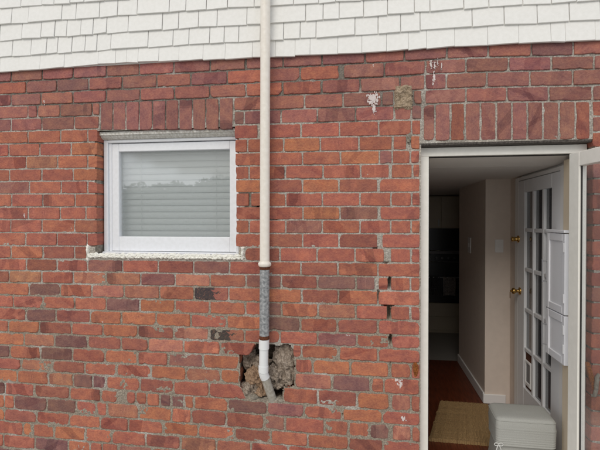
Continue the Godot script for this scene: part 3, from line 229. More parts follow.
# shingle: in view, row, left, right, butt height left, butt height right, head height
const SHINGLES = [
[0,0,-3.023,-2.823,2.7477,2.7518,2.886],[0,0,-2.823,-2.623,2.7526,2.7494,2.886],[1,0,-2.623,-2.483,2.7549,2.7546,2.886],[1,0,-2.483,-2.338,2.7542,2.7570,2.886],
[1,0,-2.338,-2.180,2.7583,2.7575,2.887],[1,0,-2.180,-2.002,2.7573,2.7656,2.889],[1,0,-2.002,-1.756,2.7614,2.7696,2.890],[1,0,-1.756,-1.635,2.7715,2.7688,2.892],
[1,0,-1.635,-1.557,2.7714,2.7719,2.892],[1,0,-1.557,-1.476,2.7719,2.7647,2.892],[1,0,-1.476,-1.335,2.7705,2.7676,2.892],[1,0,-1.335,-1.199,2.7647,2.7668,2.891],
[1,0,-1.199,-1.038,2.7619,2.7640,2.891],[1,0,-1.038,-0.893,2.7581,2.7590,2.890],[1,0,-0.893,-0.718,2.7548,2.7576,2.890],[1,0,-0.718,-0.572,2.7596,2.7535,2.889],
[1,0,-0.572,-0.449,2.7539,2.7494,2.888],[1,0,-0.449,-0.357,2.7556,2.7540,2.888],[1,0,-0.357,-0.188,2.7539,2.7500,2.887],[1,0,-0.188,-0.044,2.7513,2.7488,2.886],
[1,0,-0.044,0.100,2.7482,2.7502,2.887],[1,0,0.100,0.226,2.7484,2.7540,2.889],[1,0,0.226,0.330,2.7495,2.7553,2.890],[1,0,0.330,0.488,2.7506,2.7575,2.892],
[1,0,0.488,0.671,2.7557,2.7519,2.894],[1,0,0.671,0.838,2.7521,2.7553,2.893],[1,0,0.838,1.008,2.7523,2.7506,2.892],[1,0,1.008,1.084,2.7510,2.7464,2.891],
[1,0,1.084,1.238,2.7483,2.7469,2.890],[1,0,1.238,1.378,2.7463,2.7408,2.889],[0,0,1.378,1.558,2.7433,2.7492,2.889],[0,0,1.558,1.758,2.7406,2.7442,2.889],
[0,0,1.758,1.878,2.7461,2.7419,2.889],[0,0,1.878,2.078,2.7418,2.7450,2.889],[0,0,2.078,2.178,2.7490,2.7436,2.889],[0,0,2.178,2.378,2.7478,2.7423,2.889],
[0,1,-3.048,-2.928,2.8541,2.8545,2.997],[0,1,-2.928,-2.808,2.8565,2.8526,2.997],[0,1,-2.808,-2.708,2.8554,2.8520,2.997],[0,1,-2.708,-2.528,2.8558,2.8598,2.997],
[1,1,-2.528,-2.388,2.8554,2.8598,2.997],[1,1,-2.388,-2.247,2.8560,2.8548,2.998],[1,1,-2.247,-2.132,2.8567,2.8604,2.998],[1,1,-2.132,-2.050,2.8579,2.8630,2.998],
[1,1,-2.050,-1.947,2.8563,2.8583,2.998],[1,1,-1.947,-1.849,2.8606,2.8614,2.998],[1,1,-1.849,-1.767,2.8591,2.8594,2.999],[1,1,-1.767,-1.667,2.8565,2.8624,2.999],
[1,1,-1.667,-1.408,2.8634,2.8638,2.999],[1,1,-1.408,-1.239,2.8582,2.8626,2.997],[1,1,-1.239,-1.132,2.8592,2.8634,2.996],[1,1,-1.132,-0.994,2.8624,2.8621,2.995],
[1,1,-0.994,-0.900,2.8593,2.8602,2.994],[1,1,-0.900,-0.805,2.8617,2.8573,2.994],[1,1,-0.805,-0.667,2.8569,2.8600,2.993],[1,1,-0.667,-0.521,2.8595,2.8533,2.993],
[1,1,-0.521,-0.418,2.8603,2.8572,2.992],[1,1,-0.418,-0.320,2.8582,2.8574,2.992],[1,1,-0.320,-0.086,2.8536,2.8585,2.992],[1,1,-0.086,0.051,2.8553,2.8553,2.992],
[1,1,0.051,0.182,2.8551,2.8583,2.994],[1,1,0.182,0.293,2.8587,2.8583,2.996],[1,1,0.293,0.585,2.8626,2.8639,2.999],[1,1,0.585,0.760,2.8616,2.8659,3.001],
[1,1,0.760,0.936,2.8638,2.8570,3.000],[1,1,0.936,1.104,2.8587,2.8603,2.998],[1,1,1.104,1.264,2.8622,2.8577,2.997],[0,1,1.264,1.404,2.8597,2.8559,2.996],
[0,1,1.404,1.504,2.8612,2.8557,2.996],[0,1,1.504,1.604,2.8573,2.8621,2.996],[0,1,1.604,1.704,2.8596,2.8624,2.996],[0,1,1.704,1.824,2.8639,2.8581,2.996],
[0,1,1.824,2.024,2.8548,2.8604,2.996],[0,1,2.024,2.204,2.8606,2.8595,2.996],[0,1,2.204,2.304,2.8602,2.8616,2.996],[0,2,-3.045,-2.865,2.9686,2.9656,3.106],
[0,2,-2.865,-2.685,2.9670,2.9679,3.106],[0,2,-2.685,-2.485,2.9665,2.9631,3.106],[1,2,-2.485,-2.314,2.9637,2.9690,3.106],[1,2,-2.314,-2.171,2.9710,2.9672,3.106],
[1,2,-2.171,-2.071,2.9716,2.9675,3.107],[1,2,-2.071,-1.983,2.9710,2.9667,3.107],[1,2,-1.983,-1.881,2.9636,2.9683,3.107],[1,2,-1.881,-1.793,2.9688,2.9655,3.107],
[1,2,-1.793,-1.697,2.9689,2.9736,3.107],[1,2,-1.697,-1.545,2.9651,2.9703,3.107],[1,2,-1.545,-1.310,2.9677,2.9682,3.106],[1,2,-1.310,-1.201,2.9628,2.9673,3.105],
[1,2,-1.201,-1.068,2.9643,2.9689,3.104],[1,2,-1.068,-0.945,2.9684,2.9651,3.103],[1,2,-0.945,-0.753,2.9656,2.9605,3.102],[1,2,-0.753,-0.635,2.9640,2.9585,3.100],
[1,2,-0.635,-0.384,2.9613,2.9619,3.097],[1,2,-0.384,-0.277,2.9587,2.9606,3.095],[1,2,-0.277,-0.180,2.9624,2.9599,3.093],[1,2,-0.180,-0.035,2.9635,2.9633,3.092],
[1,2,-0.035,0.106,2.9610,2.9628,3.091],[1,2,0.106,0.260,2.9675,2.9644,3.091],[1,2,0.260,0.349,2.9713,2.9669,3.092],[1,2,0.349,0.538,2.9665,2.9734,3.092],
[1,2,0.538,0.676,2.9659,2.9704,3.092],[1,2,0.676,0.858,2.9699,2.9694,3.090],[1,2,0.858,1.009,2.9698,2.9631,3.088],[1,2,1.009,1.140,2.9640,2.9684,3.086],
[1,2,1.140,1.289,2.9642,2.9663,3.083],[0,2,1.289,1.489,2.9657,2.9710,3.083],[0,2,1.489,1.589,2.9663,2.9646,3.083],[0,2,1.589,1.709,2.9647,2.9680,3.083],
[0,2,1.709,1.849,2.9628,2.9658,3.083],[0,2,1.849,1.949,2.9656,2.9699,3.083],[0,2,1.949,2.089,2.9612,2.9666,3.083],[0,2,2.089,2.189,2.9651,2.9632,3.083],
[0,2,2.189,2.369,2.9643,2.9693,3.083],[0,3,-2.992,-2.812,3.0789,3.0752,3.217],[0,3,-2.812,-2.692,3.0745,3.0782,3.217],[0,3,-2.692,-2.592,3.0731,3.0767,3.217],
[1,3,-2.592,-2.392,3.0750,3.0792,3.217],[1,3,-2.392,-2.265,3.0778,3.0731,3.216],[1,3,-2.265,-2.019,3.0760,3.0800,3.215],[1,3,-2.019,-1.915,3.0788,3.0740,3.214],
[1,3,-1.915,-1.747,3.0744,3.0762,3.213],[1,3,-1.747,-1.619,3.0732,3.0787,3.212],[1,3,-1.619,-1.482,3.0793,3.0749,3.211],[1,3,-1.482,-1.262,3.0778,3.0747,3.210],
[1,3,-1.262,-1.151,3.0745,3.0787,3.209],[1,3,-1.151,-1.015,3.0732,3.0741,3.209],[1,3,-1.015,-0.877,3.0723,3.0751,3.208],[1,3,-0.877,-0.705,3.0774,3.0699,3.208],
[1,3,-0.705,-0.459,3.0690,3.0666,3.207],[1,3,-0.459,-0.304,3.0652,3.0640,3.206],[1,3,-0.304,-0.201,3.0601,3.0632,3.205],[1,3,-0.201,-0.050,3.0654,3.0587,3.205],
[1,3,-0.050,0.062,3.0628,3.0608,3.205],[0,3,0.062,0.191,3.0597,3.0598,3.205],[0,3,0.191,0.408,3.0613,3.0583,3.206],[0,3,0.408,0.508,3.0625,3.0651,3.207],
[0,3,0.508,0.608,3.0579,3.0615,3.207],[0,3,0.608,0.748,3.0608,3.0571,3.207],[0,3,0.748,0.948,3.0618,3.0602,3.204],[0,3,0.948,1.068,3.0572,3.0539,3.202],
[0,3,1.068,1.248,3.0573,3.0501,3.200],[0,3,1.248,1.428,3.0581,3.0525,3.199],[0,3,1.428,1.528,3.0509,3.0538,3.199],[0,3,1.528,1.708,3.0493,3.0551,3.199],
[0,3,1.708,1.828,3.0486,3.0543,3.199],[0,3,1.828,1.968,3.0537,3.0557,3.199],[0,3,1.968,2.088,3.0550,3.0544,3.199],[0,3,2.088,2.288,3.0526,3.0562,3.199],
[0,3,2.288,2.488,3.0530,3.0526,3.199],[0,4,-3.023,-2.923,3.1926,3.1871,3.327],[0,4,-2.923,-2.803,3.1905,3.1880,3.327],[0,4,-2.803,-2.663,3.1880,3.1834,3.327],
[0,4,-2.663,-2.483,3.1846,3.1884,3.327],[1,4,-2.483,-2.320,3.1854,3.1851,3.326],[1,4,-2.320,-2.162,3.1877,3.1850,3.325],[1,4,-2.162,-2.073,3.1879,3.1821,3.325],
[1,4,-2.073,-1.956,3.1840,3.1796,3.324],[1,4,-1.956,-1.854,3.1849,3.1833,3.323],[1,4,-1.854,-1.711,3.1814,3.1814,3.323],[1,4,-1.711,-1.534,3.1827,3.1793,3.322],
[0,4,-1.534,-1.416,3.1810,3.1829,3.320],[0,4,-1.416,-1.316,3.1785,3.1790,3.319],[0,4,-1.316,-1.116,3.1777,3.1813,3.318],[0,4,-1.116,-1.016,3.1814,3.1784,3.316],
[0,4,-1.016,-0.836,3.1832,3.1779,3.315],[0,4,-0.836,-0.636,3.1758,3.1780,3.314],[0,4,-0.636,-0.536,3.1752,3.1747,3.315],[0,4,-0.536,-0.336,3.1732,3.1743,3.316],
[0,4,-0.336,-0.196,3.1765,3.1768,3.317],[0,4,-0.196,-0.096,3.1780,3.1754,3.317],[0,4,-0.096,0.004,3.1750,3.1762,3.318],[0,4,0.004,0.124,3.1754,3.1753,3.318],
[0,4,0.124,0.244,3.1742,3.1800,3.317],[0,4,0.244,0.344,3.1746,3.1769,3.317],[0,4,0.344,0.484,3.1727,3.1757,3.317],[0,4,0.484,0.584,3.1744,3.1808,3.317],
[0,4,0.584,0.784,3.1800,3.1756,3.316],[0,4,0.784,0.904,3.1737,3.1741,3.316],[0,4,0.904,1.004,3.1715,3.1697,3.316],[0,4,1.004,1.204,3.1730,3.1657,3.315],
[0,4,1.204,1.304,3.1659,3.1683,3.315],[0,4,1.304,1.444,3.1686,3.1656,3.315],[0,4,1.444,1.644,3.1662,3.1706,3.315],[0,4,1.644,1.744,3.1671,3.1665,3.315],
[0,4,1.744,1.944,3.1669,3.1715,3.315],[0,4,1.944,2.144,3.1683,3.1727,3.315],[0,4,2.144,2.264,3.1683,3.1673,3.315],[0,4,2.264,2.364,3.1659,3.1705,3.315]
]
# mortar smeared over brick faces: x, y, half width, half height, height
const SMEARS = [
[-1.355,1.054,0.0553,0.0326,0.0060],
[-1.300,1.030,0.0825,0.0195,0.0050],
[-1.245,1.091,0.0342,0.0259,0.0050],
[-1.322,0.645,0.0966,0.0326,0.0060],
[-2.184,1.181,0.0301,0.0340,0.0060],
[-1.219,0.703,0.0682,0.0195,0.0050],
[-0.970,0.678,0.0399,0.0256,0.0050],
[-1.624,0.575,0.0569,0.0398,0.0060],
[-1.588,0.656,0.0567,0.0199,0.0040],
[-1.803,0.651,0.0362,0.0201,0.0040],
[-1.928,0.469,0.0881,0.0270,0.0060],
[-1.711,0.323,0.0863,0.0334,0.0050],
[-2.248,0.551,0.0303,0.0411,0.0050],
[-1.871,0.304,0.0438,0.0337,0.0060],
[-0.235,0.634,0.0860,0.0185,0.0060],
[-0.143,0.603,0.0608,0.0184,0.0050],
[0.019,0.491,0.0239,0.0426,0.0060],
[-1.940,1.606,0.0329,0.0234,0.0080],
[-2.462,1.589,0.0386,0.0137,0.0050],
[-2.248,1.587,0.0227,0.0136,0.0050],
[-0.662,1.587,0.0961,0.0125,0.0060],
[-0.353,1.590,0.0744,0.0092,0.0040],
[0.071,1.642,0.0177,0.0360,0.0040],
[0.112,1.522,0.0177,0.0360,0.0050],
[-0.858,0.557,0.0657,0.0255,0.0050],
[-0.766,0.626,0.0520,0.0254,0.0050],
[-0.599,0.611,0.0639,0.0189,0.0050],
[-2.089,0.723,0.0447,0.0204,0.0040],
[-1.853,0.749,0.0582,0.0134,0.0040],
[-1.483,0.491,0.0421,0.0330,0.0050],
[-1.097,0.581,0.0270,0.0323,0.0050],
[-0.884,0.543,0.0329,0.0319,0.0050],
[-1.672,0.890,0.0286,0.0398,0.0040],
[-2.287,0.452,0.0457,0.0275,0.0050],
[-2.099,0.362,0.0598,0.0204,0.0050],
[-2.393,0.570,0.0461,0.0207,0.0050],
[0.121,1.372,0.0112,0.0372,-0.0950],
[0.119,1.192,0.0118,0.0409,-0.0950],
[0.113,1.236,0.0354,0.0078,-0.0950],
[-0.739,1.882,0.0090,0.0376,-0.0900],
[-0.726,1.837,0.0451,0.0075,-0.0900],
[-0.777,1.918,0.0389,0.0057,-0.0300],
[0.128,1.036,0.0082,0.0361,-0.0900],
[0.055,1.293,0.0065,0.0362,-0.0350],
[0.035,1.580,0.0178,0.0060,-0.0300],
[0.101,1.495,0.0177,0.0072,-0.0300],
[-0.170,2.659,0.0151,0.0302,0.0020],
[0.128,0.873,0.0053,0.0181,-0.0250],
[-1.805,1.581,0.0289,0.0060,-0.0250],
[-0.598,1.753,0.0382,0.0050,-0.0250],
[-1.953,1.174,0.0073,0.0201,-0.0200],
[-0.158,0.562,0.0061,0.0074,-0.0250]
]
const HOLE = [[-0.695,0.971],[-0.472,0.974],[-0.456,0.932],[-0.453,0.720],[-0.522,0.710],[-0.532,0.640],[-0.663,0.617],[-0.760,0.627],[-0.805,0.700],[-0.815,0.916],[-0.759,0.931]]

var rng := RandomNumberGenerator.new()
var M := {}
var taken := {}

# ---------------------------------------------------------------- helpers
func srgb(r, g, b) -> Color:
	return Color(r / 255.0, g / 255.0, b / 255.0)

func mat(c: Color, rough = 0.8, metal = 0.0) -> StandardMaterial3D:
	var m := StandardMaterial3D.new()
	m.albedo_color = c
	m.roughness = rough
	m.metallic = metal
	return m

func numbered(called: String) -> String:
	var n = taken.get(called, 0)
	taken[called] = n + 1
	return called if n == 0 else "%s_%03d" % [called, n]

func thing(called, label, category, at = Vector3.ZERO, turn = 0.0, group = "") -> Node3D:
	var o := Node3D.new()
	o.name = numbered(called)
	add_child(o)
	o.position = at
	o.rotation.y = turn
	tag(o, label, category, group)
	return o

func tag(o, label, category, group = ""):
	o.set_meta("label", label)
	o.set_meta("category", category)
	if group != "":
		o.set_meta("group", group)

func new_st() -> SurfaceTool:
	var st := SurfaceTool.new()
	st.begin(Mesh.PRIMITIVE_TRIANGLES)
	st.set_smooth_group(-1)
	return st

func put(st: SurfaceTool, called: String, material: Material, parent: Node) -> MeshInstance3D:
	st.generate_normals()
	var o := MeshInstance3D.new()
	o.mesh = st.commit()
	o.material_override = material
	if parent == self:
		o.name = numbered(called)
	else:
		var k = 0
		var nm = called
		while parent.has_node(NodePath(nm)):
			k += 1
			nm = "%s_%03d" % [called, k]
		o.name = nm
	parent.add_child(o)
	return o

func struct(called, st, material) -> MeshInstance3D:
	var o := put(st, called, material, self)
	o.set_meta("kind", "structure")
	return o

func tri(st: SurfaceTool, a: Vector3, b: Vector3, c: Vector3, centre: Vector3):
	var n = (a - c).cross(a - b)
	if n.dot((a + b + c) / 3.0 - centre) < 0.0:
		st.add_vertex(a); st.add_vertex(c); st.add_vertex(b)
	else:
		st.add_vertex(a); st.add_vertex(b); st.add_vertex(c)

func quad(st, a, b, c, d, centre):
	tri(st, a, b, c, centre)
	tri(st, a, c, d, centre)

# box with chamfered edges
func bev(st: SurfaceTool, mn: Vector3, mx: Vector3, b = 0.003, xf = Transform3D.IDENTITY):
	var c = xf * ((mn + mx) * 0.5)
	var p := []
	for k in 8:
		var s = Vector3(1 if k & 1 else -1, 1 if k & 2 else -1, 1 if k & 4 else -1)
		var o = Vector3(mx.x if k & 1 else mn.x, mx.y if k & 2 else mn.y, mx.z if k & 4 else mn.z)
		p.append([xf * (o - Vector3(0, s.y * b, s.z * b)), xf * (o - Vector3(s.x * b, 0, s.z * b)), xf * (o - Vector3(s.x * b, s.y * b, 0))])
	for f in [[0, 2, 6, 4, 0], [1, 3, 7, 5, 0], [0, 1, 5, 4, 1], [2, 3, 7, 6, 1], [0, 1, 3, 2, 2], [4, 5, 7, 6, 2]]:
		quad(st, p[f[0]][f[4]], p[f[1]][f[4]], p[f[2]][f[4]], p[f[3]][f[4]], c)
	if b > 0.0:
		for e in [[0, 1, 1, 2], [2, 3, 1, 2], [4, 5, 1, 2], [6, 7, 1, 2], [0, 2, 0, 2], [1, 3, 0, 2], [4, 6, 0, 2], [5, 7, 0, 2], [0, 4, 0, 1], [1, 5, 0, 1], [2, 6, 0, 1], [3, 7, 0, 1]]:
			quad(st, p[e[0]][e[2]], p[e[1]][e[2]], p[e[1]][e[3]], p[e[0]][e[3]], c)
		for k in 8:
			tri(st, p[k][0], p[k][1], p[k][2], c)

# the same, given in world metres for a part of an unturned thing
func obox(called, mn, mx, material, parent, b = 0.003) -> MeshInstance3D:
	var root = parent if parent.get_parent() == self else parent.get_parent()
	return box(called, mn - root.position, mx - root.position, material, parent, b)

func box(called, mn, mx, material, parent, b = 0.003) -> MeshInstance3D:
	var st := new_st()
	bev(st, mn, mx, b)
	return put(st, called, material, parent)

# tube along points with a radius at each, optional lumps
func sweep(st: SurfaceTool, pts: Array, rad: Array, sides = 12, lump: FastNoiseLite = null, amount = 0.0, flat = 1.0, caps = true):
	st.set_smooth_group(0)
	var rings := []
	for i in pts.size():
		var d: Vector3 = (pts[min(i + 1, pts.size() - 1)] - pts[max(i - 1, 0)]).normalized()
		var up = Vector3(0, 0, 1) if absf(d.z) < 0.9 else Vector3(0, 1, 0)
		var a = d.cross(up).normalized()
		var b = a.cross(d).normalized()
		var r := []
		for s in sides:
			var t = TAU * s / sides
			var v: Vector3 = a * cos(t) + b * sin(t) * flat
			var q: Vector3 = pts[i] + v * rad[i]
			if lump:
				q += v * lump.get_noise_3dv(q) * amount
			r.append(q)
		rings.append(r)
	for i in pts.size() - 1:
		for s in sides:
			var c = (pts[i] + pts[i + 1]) * 0.5
			quad(st, rings[i][s], rings[i + 1][s], rings[i + 1][(s + 1) % sides], rings[i][(s + 1) % sides], c)
	st.set_smooth_group(-1)
	if caps:
		for e in [0, pts.size() - 1]:
			for s in sides:
				tri(st, pts[e], rings[e][s], rings[e][(s + 1) % sides], pts[1 if e == 0 else e - 1])

# lumpy stone
func stone(st: SurfaceTool, c: Vector3, r: Vector3, n: FastNoiseLite, amount: float, seg = 18):
	var g := []
	for i in seg / 2 + 1:
		var row := []
		var ph = PI * i / (seg / 2)
		for j in seg:
			var th = TAU * j / seg
			var v = Vector3(sin(ph) * cos(th), cos(ph), sin(ph) * sin(th))
			var q = c + v * r
			q += v * ((0.35 - absf(n.get_noise_3dv(q * 1.0)) * 1.8) * amount + n.get_noise_3dv(q * 3.3) * amount * 0.5)
			row.append(q)
		g.append(row)
	for i in seg / 2:
		for j in seg:
			var k = (j + 1) % seg
			if i > 0:
				tri(st, g[i][j], g[i][k], g[i + 1][j], c)
			if i < seg / 2 - 1:
				tri(st, g[i][k], g[i + 1][k], g[i + 1][j], c)

func noise(freq, seed_, oct = 3) -> FastNoiseLite:
	var n := FastNoiseLite.new()
	n.noise_type = FastNoiseLite.TYPE_SIMPLEX_SMOOTH
	n.frequency = freq
	n.seed = seed_
	n.fractal_octaves = oct
	return n

func tex_noise(size, freq, seed_, lo: Color, hi: Color, oct = 4) -> ImageTexture:
	var n := noise(freq, seed_, oct)
	var im := n.get_seamless_image(size, size)
	im.convert(Image.FORMAT_L8)
	var src := im.get_data()
	var out := PackedByteArray()
	out.resize(size * size * 3)
	for i in size * size:
		var t = src[i] / 255.0
		out[i * 3] = int(lerpf(lo.r, hi.r, t) * 255)
		out[i * 3 + 1] = int(lerpf(lo.g, hi.g, t) * 255)
		out[i * 3 + 2] = int(lerpf(lo.b, hi.b, t) * 255)
	var r := Image.create_from_data(size, size, false, Image.FORMAT_RGB8, out)
	r.generate_mipmaps()
	return ImageTexture.create_from_image(r)

func tex_normal(size, freq, seed_, strength, oct = 4) -> ImageTexture:
	var n := noise(freq, seed_, oct)
	var im := n.get_seamless_image(size, size)
	im.convert(Image.FORMAT_L8)
	im.bump_map_to_normal_map(strength)
	im.generate_mipmaps()
	return ImageTexture.create_from_image(im)

func triplanar(m: StandardMaterial3D, scale):
	m.uv1_triplanar = true
	m.uv1_world_triplanar = true
	m.uv1_scale = Vector3(scale, scale, scale)
	return m

# ---------------------------------------------------------------- brick faces: 8 x 16 fired-clay faces in one sheet
const AC = 8
const AR = 16
func brick_sheet() -> ImageTexture:
	var W = 1024
	var H = 1024
	var cw = W / AC
	var ch = H / AR
	var coarse := noise(0.02, 11, 3).get_image(W, H); coarse.convert(Image.FORMAT_L8)
	var mid := noise(0.09, 12, 3).get_image(W, H); mid.convert(Image.FORMAT_L8)
	var fine := noise(0.35, 13, 2).get_image(W, H); fine.convert(Image.FORMAT_L8)
	var cd := coarse.get_data()
	var md := mid.get_data()
	var fd := fine.get_data()
	var out := PackedByteArray()
	out.resize(W * H * 3)
	var g := PackedByteArray()      # linear to sRGB
	g.resize(1025)
	for i in 1025:
		g[i] = int(clampf(Color(i / 1024.0, 0, 0).linear_to_srgb().r, 0, 1) * 255)
	var r := RandomNumberGenerator.new()
	r.seed = 5
	for cell in AC * AR:
		var cx = (cell % AC) * cw
		var cy = (cell / AC) * ch
		# kiss marks: straight-edged bands where other bricks lay on this one in the kiln
		var bands := []
		if r.randf() < 0.62:
			for k in r.randi_range(1, 3):
				var an = r.randf_range(-1.2, 1.2)
				if r.randf() < 0.4:
					an = r.randf_range(-0.15, 0.15)
				bands.append([cos(an), sin(an), r.randf_range(10, 118), r.randf_range(7, 26), r.randf_range(0.70, 0.93) if r.randf() < 0.66 else r.randf_range(1.05, 1.18), r.randf_range(-0.05, 0.05)])
		var streaky = cell % 8 == 7
		var lime = cell % 8 == 6
		var burnt = cell < 4
		var cols := []
		for k in 7:
			cols.append([r.randf_range(6, 122), r.randf_range(0, 30), r.randf_range(8, 44), r.randf_range(0.8, 2.0)])
		for y in ch:
			for x in cw:
				var i = (cy + y) * W + cx + x
				var f = fd[i] / 255.0
				var mm = md[i] / 255.0
				var cc = cd[i] / 255.0
				var v = 0.80 * (0.72 + 0.36 * cc + 0.36 * (mm - 0.5) + 0.42 * (f - 0.5))
				var vr = v
				var vg = v * (0.90 + 0.22 * mm)
				var vb = v * (0.90 + 0.22 * (1.0 - cc))
				for b in bands:
					var dd = x * b[0] + (y - 32) * b[1] - b[2] + (mm - 0.5) * 5.0
					if absf(dd) < b[3]:
						vr *= b[4]
						vg *= b[4] + b[5] - (0.04 if b[4] < 1 else -0.03)
						vb *= b[4] + b[5]
				if f > 0.74 and mm > 0.5:
					vr *= 0.62; vg *= 0.62; vb *= 0.65
				if burnt:
					var edge = 70.0 + cell * 9 + (mm - 0.5) * 46.0 + (cc - 0.5) * 60.0
					if x < edge and f + mm * 0.8 < 1.22:
						vr = vr * 0.14 + 0.02; vg = vg * 0.30 + 0.03; vb = vb * 0.42 + 0.04
				if streaky:
					for k in cols:
						if absf(x - k[0] + (mm - 0.5) * 5.0) < k[3] * (0.4 + f) and y > k[1] and y < k[1] + k[2]:
							vr = lerpf(vr, 0.95, 0.55); vg = lerpf(vg, 0.98, 0.6); vb = lerpf(vb, 0.98, 0.6)
				if lime and f * 0.6 + cc * 0.9 > 0.80:
					var t = clampf((f * 0.6 + cc * 0.9 - 0.80) * 3.0, 0, 0.6)
					vr = lerpf(vr, 0.85, t); vg = lerpf(vg, 0.95, t); vb = lerpf(vb, 0.95, t)
				out[i * 3] = g[int(clampf(vr, 0, 1) * 1024)]
				out[i * 3 + 1] = g[int(clampf(vg, 0, 1) * 1024)]
				out[i * 3 + 2] = g[int(clampf(vb, 0, 1) * 1024)]
		# flecks of old paint
		for k in r.randi_range(0, 3):
			var px = cx + r.randi_range(4, cw - 5)
			var py = cy + r.randi_range(4, ch - 8)
			for yy in r.randi_range(2, 5):
				for xx in r.randi_range(1, 2):
					var i = ((py + yy) * W + px + xx) * 3
					out[i] = 225; out[i + 1] = 240; out[i + 2] = 240
	var im := Image.create_from_data(W, H, false, Image.FORMAT_RGB8, out)
	im.generate_mipmaps()
	return ImageTexture.create_from_image(im)

# one brick: worn outline, chamfer, sides
func add_brick(st: SurfaceTool, q: Array, zf: float, depth: float, col: Color, cell: int, worn: float, n: FastNoiseLite):
	var bl = Vector2(q[2], q[3]); var br = Vector2(q[4], q[5]); var tr_ = Vector2(q[6], q[7]); var tl = Vector2(q[8], q[9])
	var w = (br - bl).length()
	var h = (tl - bl).length()
	var nx = clampi(int(w / 0.022), 2, 11)
	var ny = clampi(int(h / 0.022), 2, 11)
	var uv := []
	for i in nx: uv.append(Vector2(float(i) / nx, 0))
	for i in ny: uv.append(Vector2(1, float(i) / ny))
	for i in nx: uv.append(Vector2(1.0 - float(i) / nx, 1))
	for i in ny: uv.append(Vector2(0, 1.0 - float(i) / ny))
	var ctr = (bl + br + tr_ + tl) * 0.25
	var cellx = (cell % AC) / float(AC)
	var celly = (cell / AC) / float(AR)
	var tiltx = rng.randf_range(-0.0012, 0.0012)
	var tilty = rng.randf_range(-0.0012, 0.0012)
	var flipu = rng.randf() < 0.5 and cell > 3
	var tall = h > w
	var inner := []; var outer := []; var tex := []
	var b = 0.0025 + 0.002 * worn
	for k in uv.size():
		var u: Vector2 = uv[k]
		var p = bl.lerp(br, u.x).lerp(tl.lerp(tr_, u.x), u.y)
		var corner = (u.x == 0 or u.x == 1) and (u.y == 0 or u.y == 1)
		var dirc = Vector2((0.5 - u.x) * w, (0.5 - u.y) * h)
		var inn = Vector2(signf(0.5 - u.x) if u.x == 0 or u.x == 1 else 0.0, signf(0.5 - u.y) if u.y == 0 or u.y == 1 else 0.0)
		var j = maxf(0, n.get_noise_2d(p.x * 60 + 13.0, p.y * 60)) * (0.003 + 0.007 * worn) + rng.randf() * 0.0012
		if rng.randf() < 0.04 + 0.05 * worn:
			j += rng.randf() * 0.006
		if corner:
			j += 0.0015 + 0.002 * worn
		var po = p + inn * j
		var pi_ = po + inn * b
		var z = zf + tiltx * (u.x - 0.5) * 2.0 + tilty * (u.y - 0.5) * 2.0
		outer.append(Vector3(po.x, po.y, z - b))
		inner.append(Vector3(pi_.x, pi_.y, z + n.get_noise_2d(p.x * 30, p.y * 30) * 0.0012))
		var t = u
		if tall: t = Vector2(u.y, u.x)
		if flipu: t.x = 1.0 - t.x
		tex.append(Vector2(cellx + (0.03 + 0.94 * t.x) / AC, celly + (0.05 + 0.9 * (1.0 - t.y)) / AR))
	var cm = Vector3(ctr.x, ctr.y, zf - 0.03)
	var cf = Vector3(ctr.x, ctr.y, zf + 0.0004)
	var tc = Vector2(cellx + 0.5 / AC, celly + 0.5 / AR)
	var N = uv.size()
	for k in N:
		var l = (k + 1) % N
		vtri(st, cf, inner[k], inner[l], tc, tex[k], tex[l], cm, col)
		vtri(st, inner[k], outer[k], outer[l], tex[k], tex[k], tex[l], cm, col)
		vtri(st, inner[k], outer[l], inner[l], tex[k], tex[l], tex[l], cm, col)
		var bk = Vector3(outer[k].x, outer[k].y, -depth); var bl3 = Vector3(outer[l].x, outer[l].y, -depth)
		# sides take the next strip of the same clay
		var sk = Vector2(lerpf(tex[k].x, tc.x, 0.6), tex[k].y); var sl = Vector2(lerpf(tex[l].x, tc.x, 0.6), tex[l].y)
		vtri(st, outer[k], bk, bl3, tex[k], sk, sl, cm, col)
		vtri(st, outer[k], bl3, outer[l], tex[k], sl, tex[l], cm, col)

func vtri(st, a, b, c, ta, tb, tc, centre, col):
	var n = (a - c).cross(a - b)
	st.set_color(col)
	if n.dot((a + b + c) / 3.0 - centre) < 0.0:
		st.set_uv(ta); st.add_vertex(a); st.set_color(col); st.set_uv(tc); st.add_vertex(c); st.set_color(col); st.set_uv(tb); st.add_vertex(b)
	else:
		st.set_uv(ta); st.add_vertex(a); st.set_color(col); st.set_uv(tb); st.add_vertex(b); st.set_color(col); st.set_uv(tc); st.add_vertex(c)

